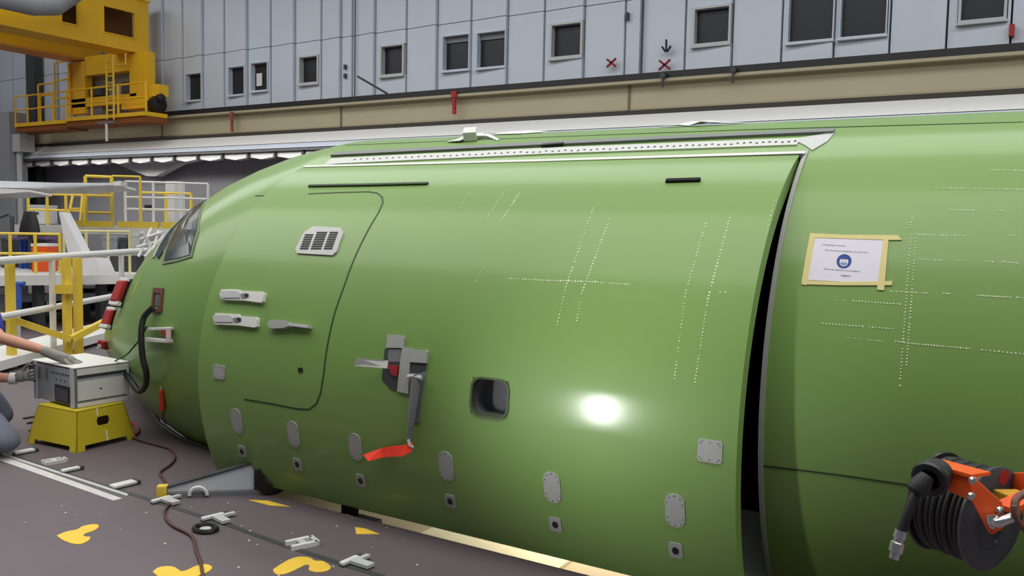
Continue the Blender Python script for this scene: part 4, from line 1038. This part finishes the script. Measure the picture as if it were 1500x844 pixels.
a2, b2, zw2 = walk(122, 178, 238, 164, 'walkway_deck')
def railing(p0, p1, h, posts, r, m, parent, rails=(1.0, .5), nm='rail'):
    p0, p1 = Vector(p0), Vector(p1)
    for k in range(posts):
        p = lerp(p0, p1, k/(posts-1)); MB().cyl(p, p+Vector((0, 0, h)), r, 6).build('post', m, parent)
    for q in rails: MB().cyl(p0+Vector((0, 0, h*q)), p1+Vector((0, 0, h*q)), r*.85, 6).build(nm, m, parent)
railing((a1.x, YC-.95, zw1), (b1.x, YC-.95, zw1), 1.05, 5, .035, YELLOW, CR)
railing((a2.x, YC-.95, zw2), (b2.x, YC-.95, zw2), 1.0, 4, .04, YELLOW, CR)
# tall hooped ladder frames left of the carriage
for (x0, x1, y0, y1) in ((57, 80, 124, 180), (81, 104, 92, 180)):
    for x in (x0, x1):
        q0 = cx_(x, y1, YC-.2); q1 = cx_(x, y0, YC-.2); MB().cyl((q0.x, YC-.2, q0.z), (q0.x, YC-.2, q1.z), .04, 6).build('post', YELLOW, CR)
    for k in range(3):
        q0 = cx_(x0, lerp(y0, y1, k*.3), YC-.2); q1 = cx_(x1, lerp(y0, y1, k*.3), YC-.2); MB().cyl((q0.x, YC-.2, q0.z), (q1.x, YC-.2, q0.z), .035, 6).build('rail', YELLOW, CR)
for x in (157, 167):
    q0 = cx_(x, 175, YC-1.1); q1 = cx_(x, 80, YC-1.1); MB().cyl((q0.x, YC-1.1, q0.z), (q0.x, YC-1.1, q1.z), .035, 6).build('ladder_rail', YEL2, CR)
for k in range(9):
    q0 = cx_(157, 172-k*10, YC-1.1); q1 = cx_(167, 172-k*10, YC-1.1); MB().cyl((q0.x, YC-1.1, q0.z), (q1.x, YC-1.1, q0.z), .028, 6).build('ladder_rung', YEL2, CR)
q0 = cx_(167, 96, YC-1.1); q1 = cx_(184, 78, YC-1.1); MB().tube([(q0.x, YC-1.1, q0.z), (q1.x, YC-1.1, q0.z), (q1.x, YC-1.1, q1.z)], .03, 6).build('ladder_hoop', YEL2, CR)
q0 = cx_(156, 180, YC-1.15); q1 = cx_(156, 207, YC-1.15)
MB().cyl((q0.x, YC-1.15, q1.z), (q0.x, YC-1.15, q0.z), .05, 6).build('current_collector', WHITE, CR); MB().box(q0.x-.45, q0.x+.45, YC-1.2, YC-1.1, q0.z-.02, q0.z+.05).build('collector_arm', MGREY, CR)
# grey ducts above the crane
t = thing('roof_duct', at_x(30, 6, -30), 'grey ventilation duct above the crane girder at the top left', 'duct')
pz = at_x(10, 0, -27.2); MB().tube([(-27.2, 8, pz.z), (-27.2, 15.6, pz.z), (-27.2, 16.3, pz.z+.15), (-27.3, 17.2, pz.z+.9)], .30, 14).build('duct_pipe', mat('duct_grey', rgb(150, 152, 154), .85), t, smooth='auto')
MB().lathe((-27.2, 13.0, pz.z), (0, 1, 0), [(0, .34), (.12, .34)], 18).build('duct_collar', MGREY, t)
# columns at the far left
t = thing('wall_column', at_y(50, 300, 20.6), 'dark steel column behind the crane walkway at the far left', 'column')
a = at_y(45, 120, 20.9); b = at_y(57, 120, 20.9); MB().box(a.x, b.x, 20.7, 21.05, 0, 13).build('column_shaft', DGREY, t)
MB().box(a.x-.15, b.x+.15, 20.6, 21.1, 0, .1).build('base_plate', DGREY, t)
t = thing('pillar_box', at_y(12, 300, 19.4), 'tall pale grey cabinet column below the runway beam at the left edge', 'column')
a = at_y(-60, 200, 19.5); b = at_y(25, 200, 19.5); z1_ = at_y(10, 166, 19.5).z
MB().box(a.x, b.x, 19.2, 19.9, 0, z1_).build('column_casing', mat('casing_grey', rgb(158, 160, 164), .6), t); MB().box(b.x, b.x+.55, 19.3, 19.9, z1_-1.6, z1_-.9).build('junction_box', LGREY, t)
MB().cyl((b.x+.15, 19.5, 0), (b.x+.15, 19.5, z1_-1.6), .12, 8).build('pipe', LGREY, t)

# ================================================================ WORK DOCKS behind the nose
def floor_pt(x, y, d): 
    p = at_d(x, y, d); return Vector((p.x, p.y, 0))
# near dock with thick white guard rails
t = thing('near_guardrail', at_d(60, 500, 9.0), 'thick white guard rail with yellow braces just behind the aircraft nose', 'guard rail')
r0 = at_d(-40, 385, 8.3); zt_ = r0.z; r1 = at_z(214, 367, zt_)
q = ray(-40, 472); r2 = Vector((r0.x, r0.y, at_d(-40, 472, 8.3).z)); zm_ = r2.z
MB().cyl(r0, r1, .042, 10).build('top_rail', WHITE, t, smooth='auto')
r3 = Vector((r1.x, r1.y, zm_)); MB().cyl(r2, lerp(r2, r3, .97), .036, 10).build('middle_rail', WHITE, t, smooth='auto')
zd = zm_-.47
for f_ in (.05, .36, .80): p = lerp(r0, r1, f_); MB().cyl((p.x, p.y, zd), p, .034, 10).build('post', WHITE, t, smooth='auto')
for x_, d_ in ((14, 9.2), (97, 9.7), (113, 9.9)):
    p = at_d(x_, 378, d_); MB().bar((p.x, p.y, zd-.3), p, .075).build('yellow_post', YEL2, t)
MB().bar(at_d(-30, 452, 9.1), at_d(104, 497, 9.65), .07).build('brace', YEL2, t)
MB().bar(at_d(104, 497, 9.65), at_d(172, 462, 10.1), .07).build('brace', YEL2, t)
MB().obox(at_d(97, 424, 9.66), RGT*.10, FWD*.06, Vector((0, 0, .05))).build('yellow_head', YEL2, t)
dd = (r1-r0).normalized(); dn_ = Vector((-dd.y, dd.x, 0))
dk = MB(); dk.obox(lerp(r0, r1, .45)*1.0-Vector((0, 0, zt_-zd+.05))+dn_*.34, dd*2.2, dn_*.30, Vector((0, 0, .05))); dk.build('dock_deck', WHITE, t)
for f_ in (-.05, .45, .95):
    p = lerp(r0, r1, f_)+dn_*.34; MB().bar((p.x, p.y, 0), (p.x, p.y, zd-.1), .08).build('dock_leg', YEL2, t)
# deck fascia further back
def deck(name, xa, xb, yt, d0, d1, thick, depth, label, m=WHITE, legs=3):
    a = at_d(xa, yt, d0); b = at_z(xb, yt, a.z) if False else at_d(xb, yt, d1); b.z = a.z
    d = (b-a); L = d.length; d.normalize(); n = Vector((-d.y, d.x, 0))
    if n.dot(FWD) < 0: n = -n
    t = thing(name, Vector((a.x, a.y, 0)), label, 'platform')
    MB().obox(lerp(a, b, .5)+n*depth/2-Vector((0, 0, thick*.3)), d*L/2, n*depth/2, Vector((0, 0, thick*.2))).build('deck_board', mat('deck_grey', rgb(186, 188, 190), .6), t)
    MB().obox(lerp(a, b, .5)-Vector((0, 0, thick/2)), d*L/2, n*.03, Vector((0, 0, thick/2))).build('deck_fascia', m, t)
    for k in range(legs):
        p = lerp(a, b, (k+.15)/legs)+n*.2; MB().bar((p.x, p.y, 0), (p.x, p.y, a.z-thick*.5), .12).build('deck_leg', DGREY, t)
    return t, a, b, n
t1, a1, b1, n1 = deck('work_platform', -60, 225, 404, 11.9, 13.2, .15, 2.6, 'white edged work platform level with the aircraft nose')
t2, a2, b2, n2 = deck('work_platform', 18, 330, 329, 15.9, 17.5, .16, 2.6, 'upper white edged platform with yellow floor plates behind the cockpit', legs=4)
t3, a3, b3, n3 = deck('work_platform', -80, 200, 436, 12.5, 14.0, .10, .35, 'low blue grey shelf platform under the nose level platform', m=mat('pale_blue_edge', rgb(170, 186, 206), .5))
DZ = a1.z-.15*.1
def px_rail(name, x0, x1, yt, yb, d0, d1, posts, m, r, label, mids=(.5,), group=None, base=None):
    a0 = at_d(x0, yb, d0); b0_ = at_d(x1, yb, d1)
    if base is not None: a0.z = b0_.z = base
    b0_.z = a0.z; h = at_d(x0, yt, d0).z-a0.z
    t = thing(name, a0, label, 'railing', group)
    railing(a0, b0_, h, posts, r, m, t, rails=(1.0,)+tuple(mids)); 
    return t, a0, b0_, h
px_rail('yellow_railing', -60, 88, 341, 372, 12.6, 13.0, 5, YEL2, .026, 'yellow railing in front of the dark jacket at the far left', base=DZ)
px_rail('yellow_railing', 94, 190, 338, 374, 12.8, 13.2, 4, mat('cream_rail', rgb(224, 214, 150), .5), .022, 'pale yellow railing right of the white fin', mids=(.45,), base=DZ)
px_rail('yellow_railing', 42, 124, 284, 326, 16.5, 16.8, 4, YEL2, .030, 'upper yellow railing left of the tall yellow gate', base=a2.z-.015)
tg, ga_, gb_, gh = px_rail('yellow_gate', 126, 164, 258, 324, 16.2, 16.4, 2, YEL2, .034, 'tall yellow gate frame above the yellow floor plates', mids=(.62, .68, .28), base=a2.z-.015)
px_rail('yellow_railing', 165, 206, 258, 322, 16.8, 16.9, 2, YEL2, .026, 'narrow yellow railing right of the tall yellow gate', mids=(), base=a2.z-.015)
px_rail('white_railing', 184, 305, 266, 325, 17.0, 17.4, 4, WHITE, .028, 'white railing standing behind the cockpit roof', mids=(.66, .4), base=a2.z-.015)
px_rail('yellow_railing', 206, 280, 282, 320, 18.2, 18.4, 3, YEL2, .034, 'low yellow railing behind the white railing', mids=(.5,), base=a2.z-.015)
# slanted yellow braces and plates
t = thing('yellow_ladder', at_d(110, 300, 16.4), 'slanted yellow ladder frame between the upper railing and the gate', 'ladder')
for (x0, y0, x1, y1) in ((98, 329, 107, 284), (117, 329, 121, 284), (101, 306, 119, 306)):
    MB().cyl(at_d(x0, y0, 16.3), at_d(x1, y1, 16.5), .025, 6).build('ladder_bar', YEL2, t)
for xa, xb, y0, y1, lb in ((100, 122, 322, 331, 'small yellow floor plate left of the gate'), (128, 165, 322, 332, 'wide yellow floor plate under the tall gate'), (172, 232, 316, 323, 'long yellow floor plate behind the windscreen'), (236, 262, 317, 325, 'orange yellow floor plate nearest the cockpit')):
    p0, p1, p2 = at_d(xa, y1, 15.9), at_d(xb, y1, 15.95), at_d(xb, y0, 15.9); p1.z = p0.z
    d = (p1-p0); L = d.length; d.normalize()
    p0.z = p1.z = a2.z-.02
    MB().obox(lerp(p0, p1, .5)+Vector((0, 0, .06)), d*L/2, Vector((-d.y, d.x, 0))*.03, Vector((0, 0, .06))).build('toe_plate', YEL2, t2, label=lb)
# white wing and flap, far left
def slab(name, pxs, d0, d1, thick, m, label, cat):
    xs_ = [p[0] for p in pxs]; x0, x1 = min(xs_), max(xs_)
    pts = [at_d(x, y, lerp(d0, d1, (x-x0)/(x1-x0))) for x, y in pxs]
    return thing(name, pts[0], label, cat), pts
def solid(pts, thick, name, m, parent): return MB().prism(pts, FWD*thick).build(name, m, parent)
t, pts = slab('aircraft_wing', [(-60,262),(0,265),(90,268),(166,268),(168,271),(100,276),(0,275),(-60,275)], 14.0, 15.5, .5, WHITE, 'long white aircraft wing seen edge on above the railings at left', 'wing')
solid(pts, .9, 'wing_panel', mat('wing_white', rgb(214, 218, 222), .4), t)
solid([at_d(x, y, 14.9) for x, y in ((166,266),(177,265),(177,272),(166,272))], .25, 'wing_tip', WHITE, t)
solid([at_d(x, y, 14.2) for x, y in ((-60,277),(0,276),(42,278),(43,281),(0,284),(-60,284))], .7, 'wing_flap', WHITE, t)
# white fin
t, pts = slab('white_fin', [(87,311),(90,310),(98,325),(119,368),(94,372),(99,366)], 12.0, 12.1, .2, WHITE, 'tall white tapering fin standing behind the guard rail', 'fin')
solid([at_d(x, y, 12.0) for x, y in ((86,311),(90,310),(122,372),(100,374))], .25, 'fin_blade', mat('fin_white', rgb(232, 230, 230), .4), t)
solid([at_d(x, y, 11.9) for x, y in ((108,376),(140,377),(152,404),(112,404))], .4, 'fin_root', mat('fin_white', rgb(232, 230, 230), .4), t)
# dark jacket over a chair, bench, crates
t = thing('dark_jacket', at_d(44, 345, 13.6), 'black jacket hung high on a stand at the far left', 'jacket')
m = MB(); prof = [(310, 8), (316, 10), (326, 13), (336, 15), (346, 15.5)]
rings = []
for y, w in prof:
    c = at_d(43.5, y, 13.6); ww = w*13.6/FPX; rings += [c+RGT*(ww*math.cos(2*PI*k/14))+FWD*(ww*.5*math.sin(2*PI*k/14)) for k in range(14)]
m.add(rings, [(i*14+k, i*14+(k+1) % 14, (i+1)*14+(k+1) % 14, (i+1)*14+k) for i in range(4) for k in range(14)]+[tuple(range(14)), tuple(range(56, 70))])
m.build('jacket_body', BLACK, t, smooth='auto')
MB().tube([at_d(0,318,13.5), at_d(12,313,13.5), at_d(18,318,13.5), at_d(18,345,13.5)], .03, 6).build('stand_hoop', DGREY, t)
p = at_d(44, 346, 13.6); MB().cyl((p.x, p.y, a1.z), p, .03, 6).build('stand_pole', DGREY, t)
t = thing('workbench', at_d(52, 375, 13.9), 'small workbench with a purple top and blue legs behind the yellow railing', 'bench')
p0 = at_d(24, 349, 14.0); p1 = at_d(79, 349, 14.0); zb_ = DZ
MB().obox(lerp(p0, p1, .5), RGT*.31, Vector((-.5, .8, 0))*.3, Vector((0, 0, .02))).build('bench_top', mat('purple_top', rgb(108, 88, 130), .5), t)
for x in (31, 37, 43, 74): 
    p = at_d(x, 351, 14.0); MB().bar((p.x, p.y, zb_), p, .05).build('bench_leg', BLUE if x < 60 else mat('purple_top', rgb(108, 88, 130), .5), t)
def crate(xa, xb, y0, y1, d, depth, name, m, label, cat, lid=None, base=None):
    p0, p1 = at_d(xa, y1, d), at_d(xb, y1, d)
    if base is not None: p0.z = base
    p1.z = p0.z; h = at_d(xa, y0, d).z-p0.z; c = lerp(p0, p1, .5); hd_ = Vector((RGT.x, RGT.y, 0)).normalized(); n = Vector((-hd_.y, hd_.x, 0))
    t = thing(name, c, label, cat)
    MB().obox(c+n*depth/2+Vector((0, 0, h/2)), hd_*((p1-p0).length/2), n*depth/2, Vector((0, 0, h/2))).build(name+'_body', m, t, bevel=.006)
    MB().obox(c+n*depth/2+Vector((0, 0, h*1.03)), hd_*((p1-p0).length/2*1.03), n*depth*.52, Vector((0, 0, h*.05))).build(name+'_lid', lid or m, t)
    MB().obox(c-n*.008+Vector((0, 0, h*.6)), hd_*((p1-p0).length*.12), n*.008, Vector((0, 0, h*.06))).build('grip', DGREY, t)
    return t
crate(46, 70, 360, 373, 13.3, .3, 'orange_toolbox', ORANGE, 'orange toolbox with a white lid on the dock by the jacket', 'toolbox', WHITE, base=DZ)
crate(50, 80, 462, 500, 13.7, .5, 'grey_cabinet', MGREY, 'grey cabinet seen low between the guard rail posts', 'cabinet', base=0.0)
crate(140, 162, 440, 485, 13.9, .5, 'pale_cabinet', LGREY, 'pale cabinet standing just left of the nose tip', 'cabinet', base=0.0)
crate(-20, 10, 425, 470, 13.5, .5, 'white_crate', WHITE, 'white crate at the left edge under the dock', 'crate', base=0.0)
crate(26, 46, 434, 505, 14.4, .5, 'black_rack', BLACK, 'tall black rack under the dock left of the grey cabinet', 'rack', base=0.0)
crate(82, 95, 424, 505, 14.6, .5, 'black_rack', DARK, 'narrow black rack right of the grey cabinet under the dock', 'rack', base=0.0)
crate(104, 136, 424, 508, 15.2, .6, 'black_rack', BLACK, 'wide black rack behind the paired yellow posts', 'rack', base=0.0)
crate(-40, 22, 440, 520, 15.2, .6, 'black_rack', DARK, 'low black rack at the left edge beneath the yellow brace', 'rack', base=0.0)
crate(142, 205, 418, 440, 15.0, .6, 'black_rack', DARK, 'dark rack directly left of the red nose covers', 'rack', base=0.0)
crate(88, 108, 430, 440, 14.2, .3, 'brown_box', mat('brown_box', rgb(130, 74, 34), .7), 'tall brown box behind the yellow post head', 'box', base=0.0)
t = thing('blue_jack', at_d(26, 480, 12.2), 'small blue lifting jack under the dock edge at left', 'jack')
p = at_d(26, 416, 11.5); q_ = at_d(26, 452, 11.5); MB().cyl(q_, p, .05, 10).build('jack_column', BLUE, t, smooth='auto'); MB().cyl(p+RGT*-.09, p+RGT*.09, .035, 8).build('jack_head', BLUE, t)
MB().cyl((q_.x, q_.y, 0), q_, .03, 8).build('jack_foot', LGREY, t)
# white tubular clutter under the windscreen (stand with small frames)
t = thing('tube_stand', at_d(215, 375, 11.5), 'white tubular stand with crossed bars left of the windscreen', 'stand')
for (x0, y0, x1, y1) in ((203,376,222,334),(222,376,232,338),(205,350,238,340),(200,362,236,352),(212,376,240,345),(208,340,232,374)):
    MB().cyl(at_d(x0, y0, 11.4), at_d(x1, y1, 11.6), .018, 6).build('tube', WHITE, t)
p = at_d(219, 372, 11.5); MB().cyl((p.x, p.y, 0), p+Vector((0, 0, .15)), .022, 8).build('stand_pole', WHITE, t); MB().lathe((p.x, p.y, 0), (0, 0, 1), [(0, .25), (.02, .25), (.03, .05)], 16).build('stand_base', WHITE, t)
for (x0, x1, y0, y1, nm_, m_, lb) in ((150, 172, 350, 366, 'parts_box', mat('mottled_grey', rgb(140, 144, 150), .6, var=.4, scale=30), 'mottled grey parts box on the dock right of the white fin'), (176, 186, 352, 367, 'parts_box', DGREY, 'dark slim parts box beside the mottled grey one'), (190, 204, 346, 366, 'parts_box', LGREY, 'pale parts box left of the tubular stand'), (2, 14, 352, 372, 'parts_box', DGREY, 'dark parts box at the left edge behind the yellow railing'), (160, 200, 376, 392, 'parts_box', DGREY, 'long dark parts box under the top guard rail near the nose')):
    crate(x0, x1, y0, y1, 13.7 if x1-x0 > 30 else 14.1, .3, nm_, m_, lb, 'box', base=DZ)
t = thing('tall_white_unit', at_d(227, 325, 18.6), 'tall white unit with a dark bracket standing behind the white railing', 'unit')
p = at_d(227, 264, 19.9); MB().box(p.x-.16, p.x+.16, p.y+.4, p.y+.7, 0, p.z).build('unit_body', WHITE, t); q_ = at_d(219, 305, 20.0)
MB().obox(q_, RGT*.10, FWD*.05, Vector((0, 0, .07))).build('dark_bracket', BLACK, t)
crate(42, 66, 302, 318, 18.2, .5, 'grey_case', LGREY, 'pale grey case behind the upper yellow railing', 'case', base=a2.z)

# ================================================================ PERSON kneeling at the test box
def skin_mesh(name, verts, edges, radii, m, parent, sub=2, root=0):
    me = bpy.data.meshes.new(name); b = BASE[parent.name]
    me.from_pydata([Vector(v)-b for v in verts], edges, []); me.materials.append(m)
    o = bpy.data.objects.new(name, me); COL.objects.link(o); o.parent = parent; BASE[o.name] = b
    o.modifiers.new('skin', 'SKIN').use_smooth_shade = True
    for i, r in enumerate(radii):
        d = me.skin_vertices[0].data[i]; d.radius = (r, r) if not isinstance(r, tuple) else r; d.use_root = (i == root)
    if sub: s_ = o.modifiers.new('sub', 'SUBSURF'); s_.levels = sub; s_.render_levels = sub
    return o
pf = Vector((RGT.x, RGT.y, 0)).normalized(); pl = Vector((-pf.y, pf.x, 0))      # forward, left (away from camera)
O = at_z(-52, 640); O.z = 0
def J(f, l, z): return O+pf*f+pl*l+Vector((0, 0, z))
PERS = thing('person', O, 'kneeling person in a blue shirt, grey trousers and grey gloves working at the test box', 'person')
hand_L = bp(.16, .38, 1.0)+Vector((0, 0, .028)); hand_R = bp(-.11, .90, .60)
kneeR = at_z(14, 652, .105); kneeR.z = .105
pel = J(-.05, 0, .50); che = J(.02, 0, .83); neck = J(.07, 0, 1.06); 
shL = J(.06, .19, 1.0); shR = J(.06, -.19, .98)
elL = at_d(-2, 494, (hand_L-EYE).dot(FWD)-.05); wrL = at_d(67, 514, (hand_L-EYE).dot(FWD)-.05)
wrR = hand_R+(-pf*.13-Vector((0, 0, .02))); elR = wrR-pf*.27+Vector((0, 0, .03))-pl*.05
kneeL = J(.20, .20, .10); ankL = J(-.06, .18, .06); toeL = J(-.22, .18, .04); hipL = J(-.06, .11, .46)
hipR = J(-.06, -.11, .46); ankR = J(-.02, -.16, .06); toeR = J(-.18, -.16, .04)
head = J(.14, 0, 1.22)
body_v = [pel, che, neck, lerp(neck, head, .45), shL, elL, wrL, shR, elR, wrR, hipL, kneeL, ankL, hipR, kneeR, ankR, lerp(pel, che, .5), lerp(elL, wrL, .35), lerp(elR, wrR, .35)]
body_e = [(0, 16), (16, 1), (1, 2), (2, 3), (1, 4), (4, 5), (5, 17), (17, 6), (1, 7), (7, 8), (8, 18), (18, 9), (0, 10), (10, 11), (11, 12), (0, 13), (13, 14), (14, 15)]
body_r = [.112, .120, .056, .056, .066, .044, .032, .066, .044, .032, .075, .058, .04, .075, .058, .04, .108, .046, .046]
skin_mesh('body', body_v, body_e, body_r, SKIN, PERS)
# head as one shaped surface
hm = MB(); up = Vector((0, 0, 1)); NR, NSG = 18, 24
hf = (pf*.9-Vector((0, 0, .35))).normalized(); hu = (up-hf*up.dot(hf)).normalized(); hl_ = hu.cross(hf)
hv = []
for i in range(NR+1):
    a = PI*i/NR
    for k in range(NSG):
        b = 2*PI*k/NSG; x = math.sin(a)*math.cos(b); y = math.sin(a)*math.sin(b); z = math.cos(a)
        fx = .098*x; ly = .078*y; zz = .118*z
        if z < -.2: ly *= 1-.28*(-z-.2)/.8; fx = fx*(1-.12*(-z))+.012*(-z)
        fr = max(0, x)**3
        if fr > .2:
            fx += .026*math.exp(-((y/.13)**2))*math.exp(-(((z+.10)/.16)**2))           # nose
            fx -= .012*(math.exp(-(((abs(y)-.36)/.14)**2))*math.exp(-(((z-.08)/.12)**2)))  # eye sockets
            fx += .008*math.exp(-((y/.25)**2))*math.exp(-(((z+.45)/.07)**2))            # lips
            fx += .008*math.exp(-((y/.3)**2))*math.exp(-(((z+.82)/.12)**2))             # chin
        hv.append(head+hf*fx+hl_*ly+hu*zz)
hm.add(hv, [(i*NSG+k, (i+1)*NSG+k, (i+1)*NSG+(k+1) % NSG, i*NSG+(k+1) % NSG) for i in range(NR) for k in range(NSG)])
HD = hm.build('head', SKIN, PERS, smooth=True)
for s_ in (-1, 1):
    MB().sphere(head+hf*.083+hl_*s_*.030+hu*.010, .012, 10, 6).build('eye', WHITE, HD, smooth=True)
    MB().sphere(head+hf*.0915+hl_*s_*.030+hu*.010, .006, 8, 5).build('iris', INK, HD, smooth=True)
    MB().tube([head+hf*.005+hl_*s_*.079+hu*.028, head-hf*.012+hl_*s_*.090+hu*.020, head-hf*.012+hl_*s_*.088-hu*.012, head+hf*.002+hl_*s_*.078-hu*.030], [.008, .011, .009, .006], 8).build('ear', SKIN, HD, smooth=True)
    MB().tube([head+hf*.097+hl_*s_*.012+hu*.030, head+hf*.090+hl_*s_*.045+hu*.033], .004, 6).build('eyebrow', HAIR, HD)
MB().tube([head+hf*.094+hl_*.024-hu*.052, head+hf*.106-hu*.053, head+hf*.094-hl_*.024-hu*.052], .005, 6).build('mouth', mat('lips', rgb(176, 104, 96), .5), HD, smooth=True)
hh = MB(); vs = []; na = 10
for i in range(na+1):
    a = PI*.60*i/na
    for k in range(NSG):
        b = 2*PI*k/NSG; cut = 1.0 if math.cos(b) < .35 else .62
        aa = a*cut; x = math.sin(aa)*math.cos(b); y = math.sin(aa)*math.sin(b); z = math.cos(aa)
        vs.append(head+hf*(.104*x-.004)+hl_*.084*y+hu*.126*z)
hh.add(vs, [(i*NSG+k, (i+1)*NSG+k, (i+1)*NSG+(k+1) % NSG, i*NSG+(k+1) % NSG) for i in range(na) for k in range(NSG)]); hh.build('hair', HAIR, PERS, smooth=True)
# clothing over the body
sl_L = lerp(shL, elL, .93); sl_R = lerp(shR, elR, .85)
skin_mesh('shirt', [lerp(pel, che, .12), lerp(pel, che, .5), che, lerp(che, neck, .75), shL, lerp(shL, elL, .5), sl_L, shR, lerp(shR, elR, .5), sl_R],
          [(0, 1), (1, 2), (2, 3), (2, 4), (4, 5), (5, 6), (2, 7), (7, 8), (8, 9)], [.155, .160, .178, .098, .090, .072, .064, .090, .072, .064], SHIRT, PERS, root=1)
skin_mesh('trousers', [lerp(pel, che, .2), pel, hipL, lerp(hipL, kneeL, .5), kneeL, lerp(kneeL, ankL, .5), ankL, hipR, lerp(hipR, kneeR, .5), kneeR, lerp(kneeR, ankR, .5), ankR],
          [(0, 1), (1, 2), (2, 3), (3, 4), (4, 5), (5, 6), (1, 7), (7, 8), (8, 9), (9, 10), (10, 11)], [.15, .155, .105, .098, .092, .076, .06, .105, .105, .108, .082, .062], TROUS, PERS, root=1)
for ank, toe in ((ankL, toeL), (ankR, toeR)):
    skin_mesh('boot', [ank+Vector((0, 0, .01)), lerp(ank, toe, .55), toe], [(0, 1), (1, 2)], [.056, .05, .04], BOOT, PERS)
# gloved hands, five fingers each
def glove(wr, palm_c, fdir, side, ndir, curl, label, spread=.25):
    fdir = fdir.normalized(); side = (side-fdir*side.dot(fdir)).normalized(); up_ = ndir
    k0 = palm_c+fdir*.045
    V_ = [wr, palm_c-fdir*.02, k0]; E_ = [(0, 1), (1, 2)]; Rr_ = [.040, .042, .040]
    for i, (so, L) in enumerate(((.033, .076), (.011, .086), (-.011, .080), (-.032, .062))):
        base = k0+side*so; prev = 2; d = (fdir+side*so*spread*10).normalized(); a = 0
        V_.append(base+fdir*.004); Rr_.append(.0125); E_.append((2, len(V_)-1)); prev = len(V_)-1; p = V_[-1]
        for j, fr in enumerate((.42, .32, .26)):
            a += curl[j]; dd_ = (d*math.cos(a)-up_*math.sin(a)).normalized(); p = p+dd_*L*fr
            V_.append(p); Rr_.append((.0118, .0108, .0088)[j]); E_.append((prev, len(V_)-1)); prev = len(V_)-1
    p = palm_c+side*.034-fdir*.008; V_.append(p); Rr_.append(.016); E_.append((1, len(V_)-1)); prev = len(V_)-1
    for j, L in enumerate((.036, .030, .024)):
        d = (side*(.8-.25*j)+fdir*(.6+.25*j)-up_*(.12+.15*j*curl[0]*2)).normalized(); p = p+d*L; V_.append(p); Rr_.append((.014, .0125, .0095)[j]); E_.append((prev, len(V_)-1)); prev = len(V_)-1
    o = skin_mesh('glove', V_, E_, Rr_, GLOVE, PERS, sub=2, root=1); o['label'] = label; return o
fl_ = (hand_L-wrL); fl_.z *= .6
glove(lerp(wrL, elL, .12), hand_L, fl_, -pl, Vector((0, 0, 1)), (.10, .12, .10), 'grey glove resting flat on the box lid')
MB().cyl(lerp(wrR, elR, .10), lerp(wrR, elR, -.08), .043, 14).build('glove_cuff', WHITE, PERS, smooth='auto', label='white cuff of the glove')
glove(wrR, hand_R-pf*.05, (hand_R-wrR), -pf*.2+Vector((0, 0, 1)), -pl, (-.55, -.8, -.6), 'grey glove gripping the box handle')
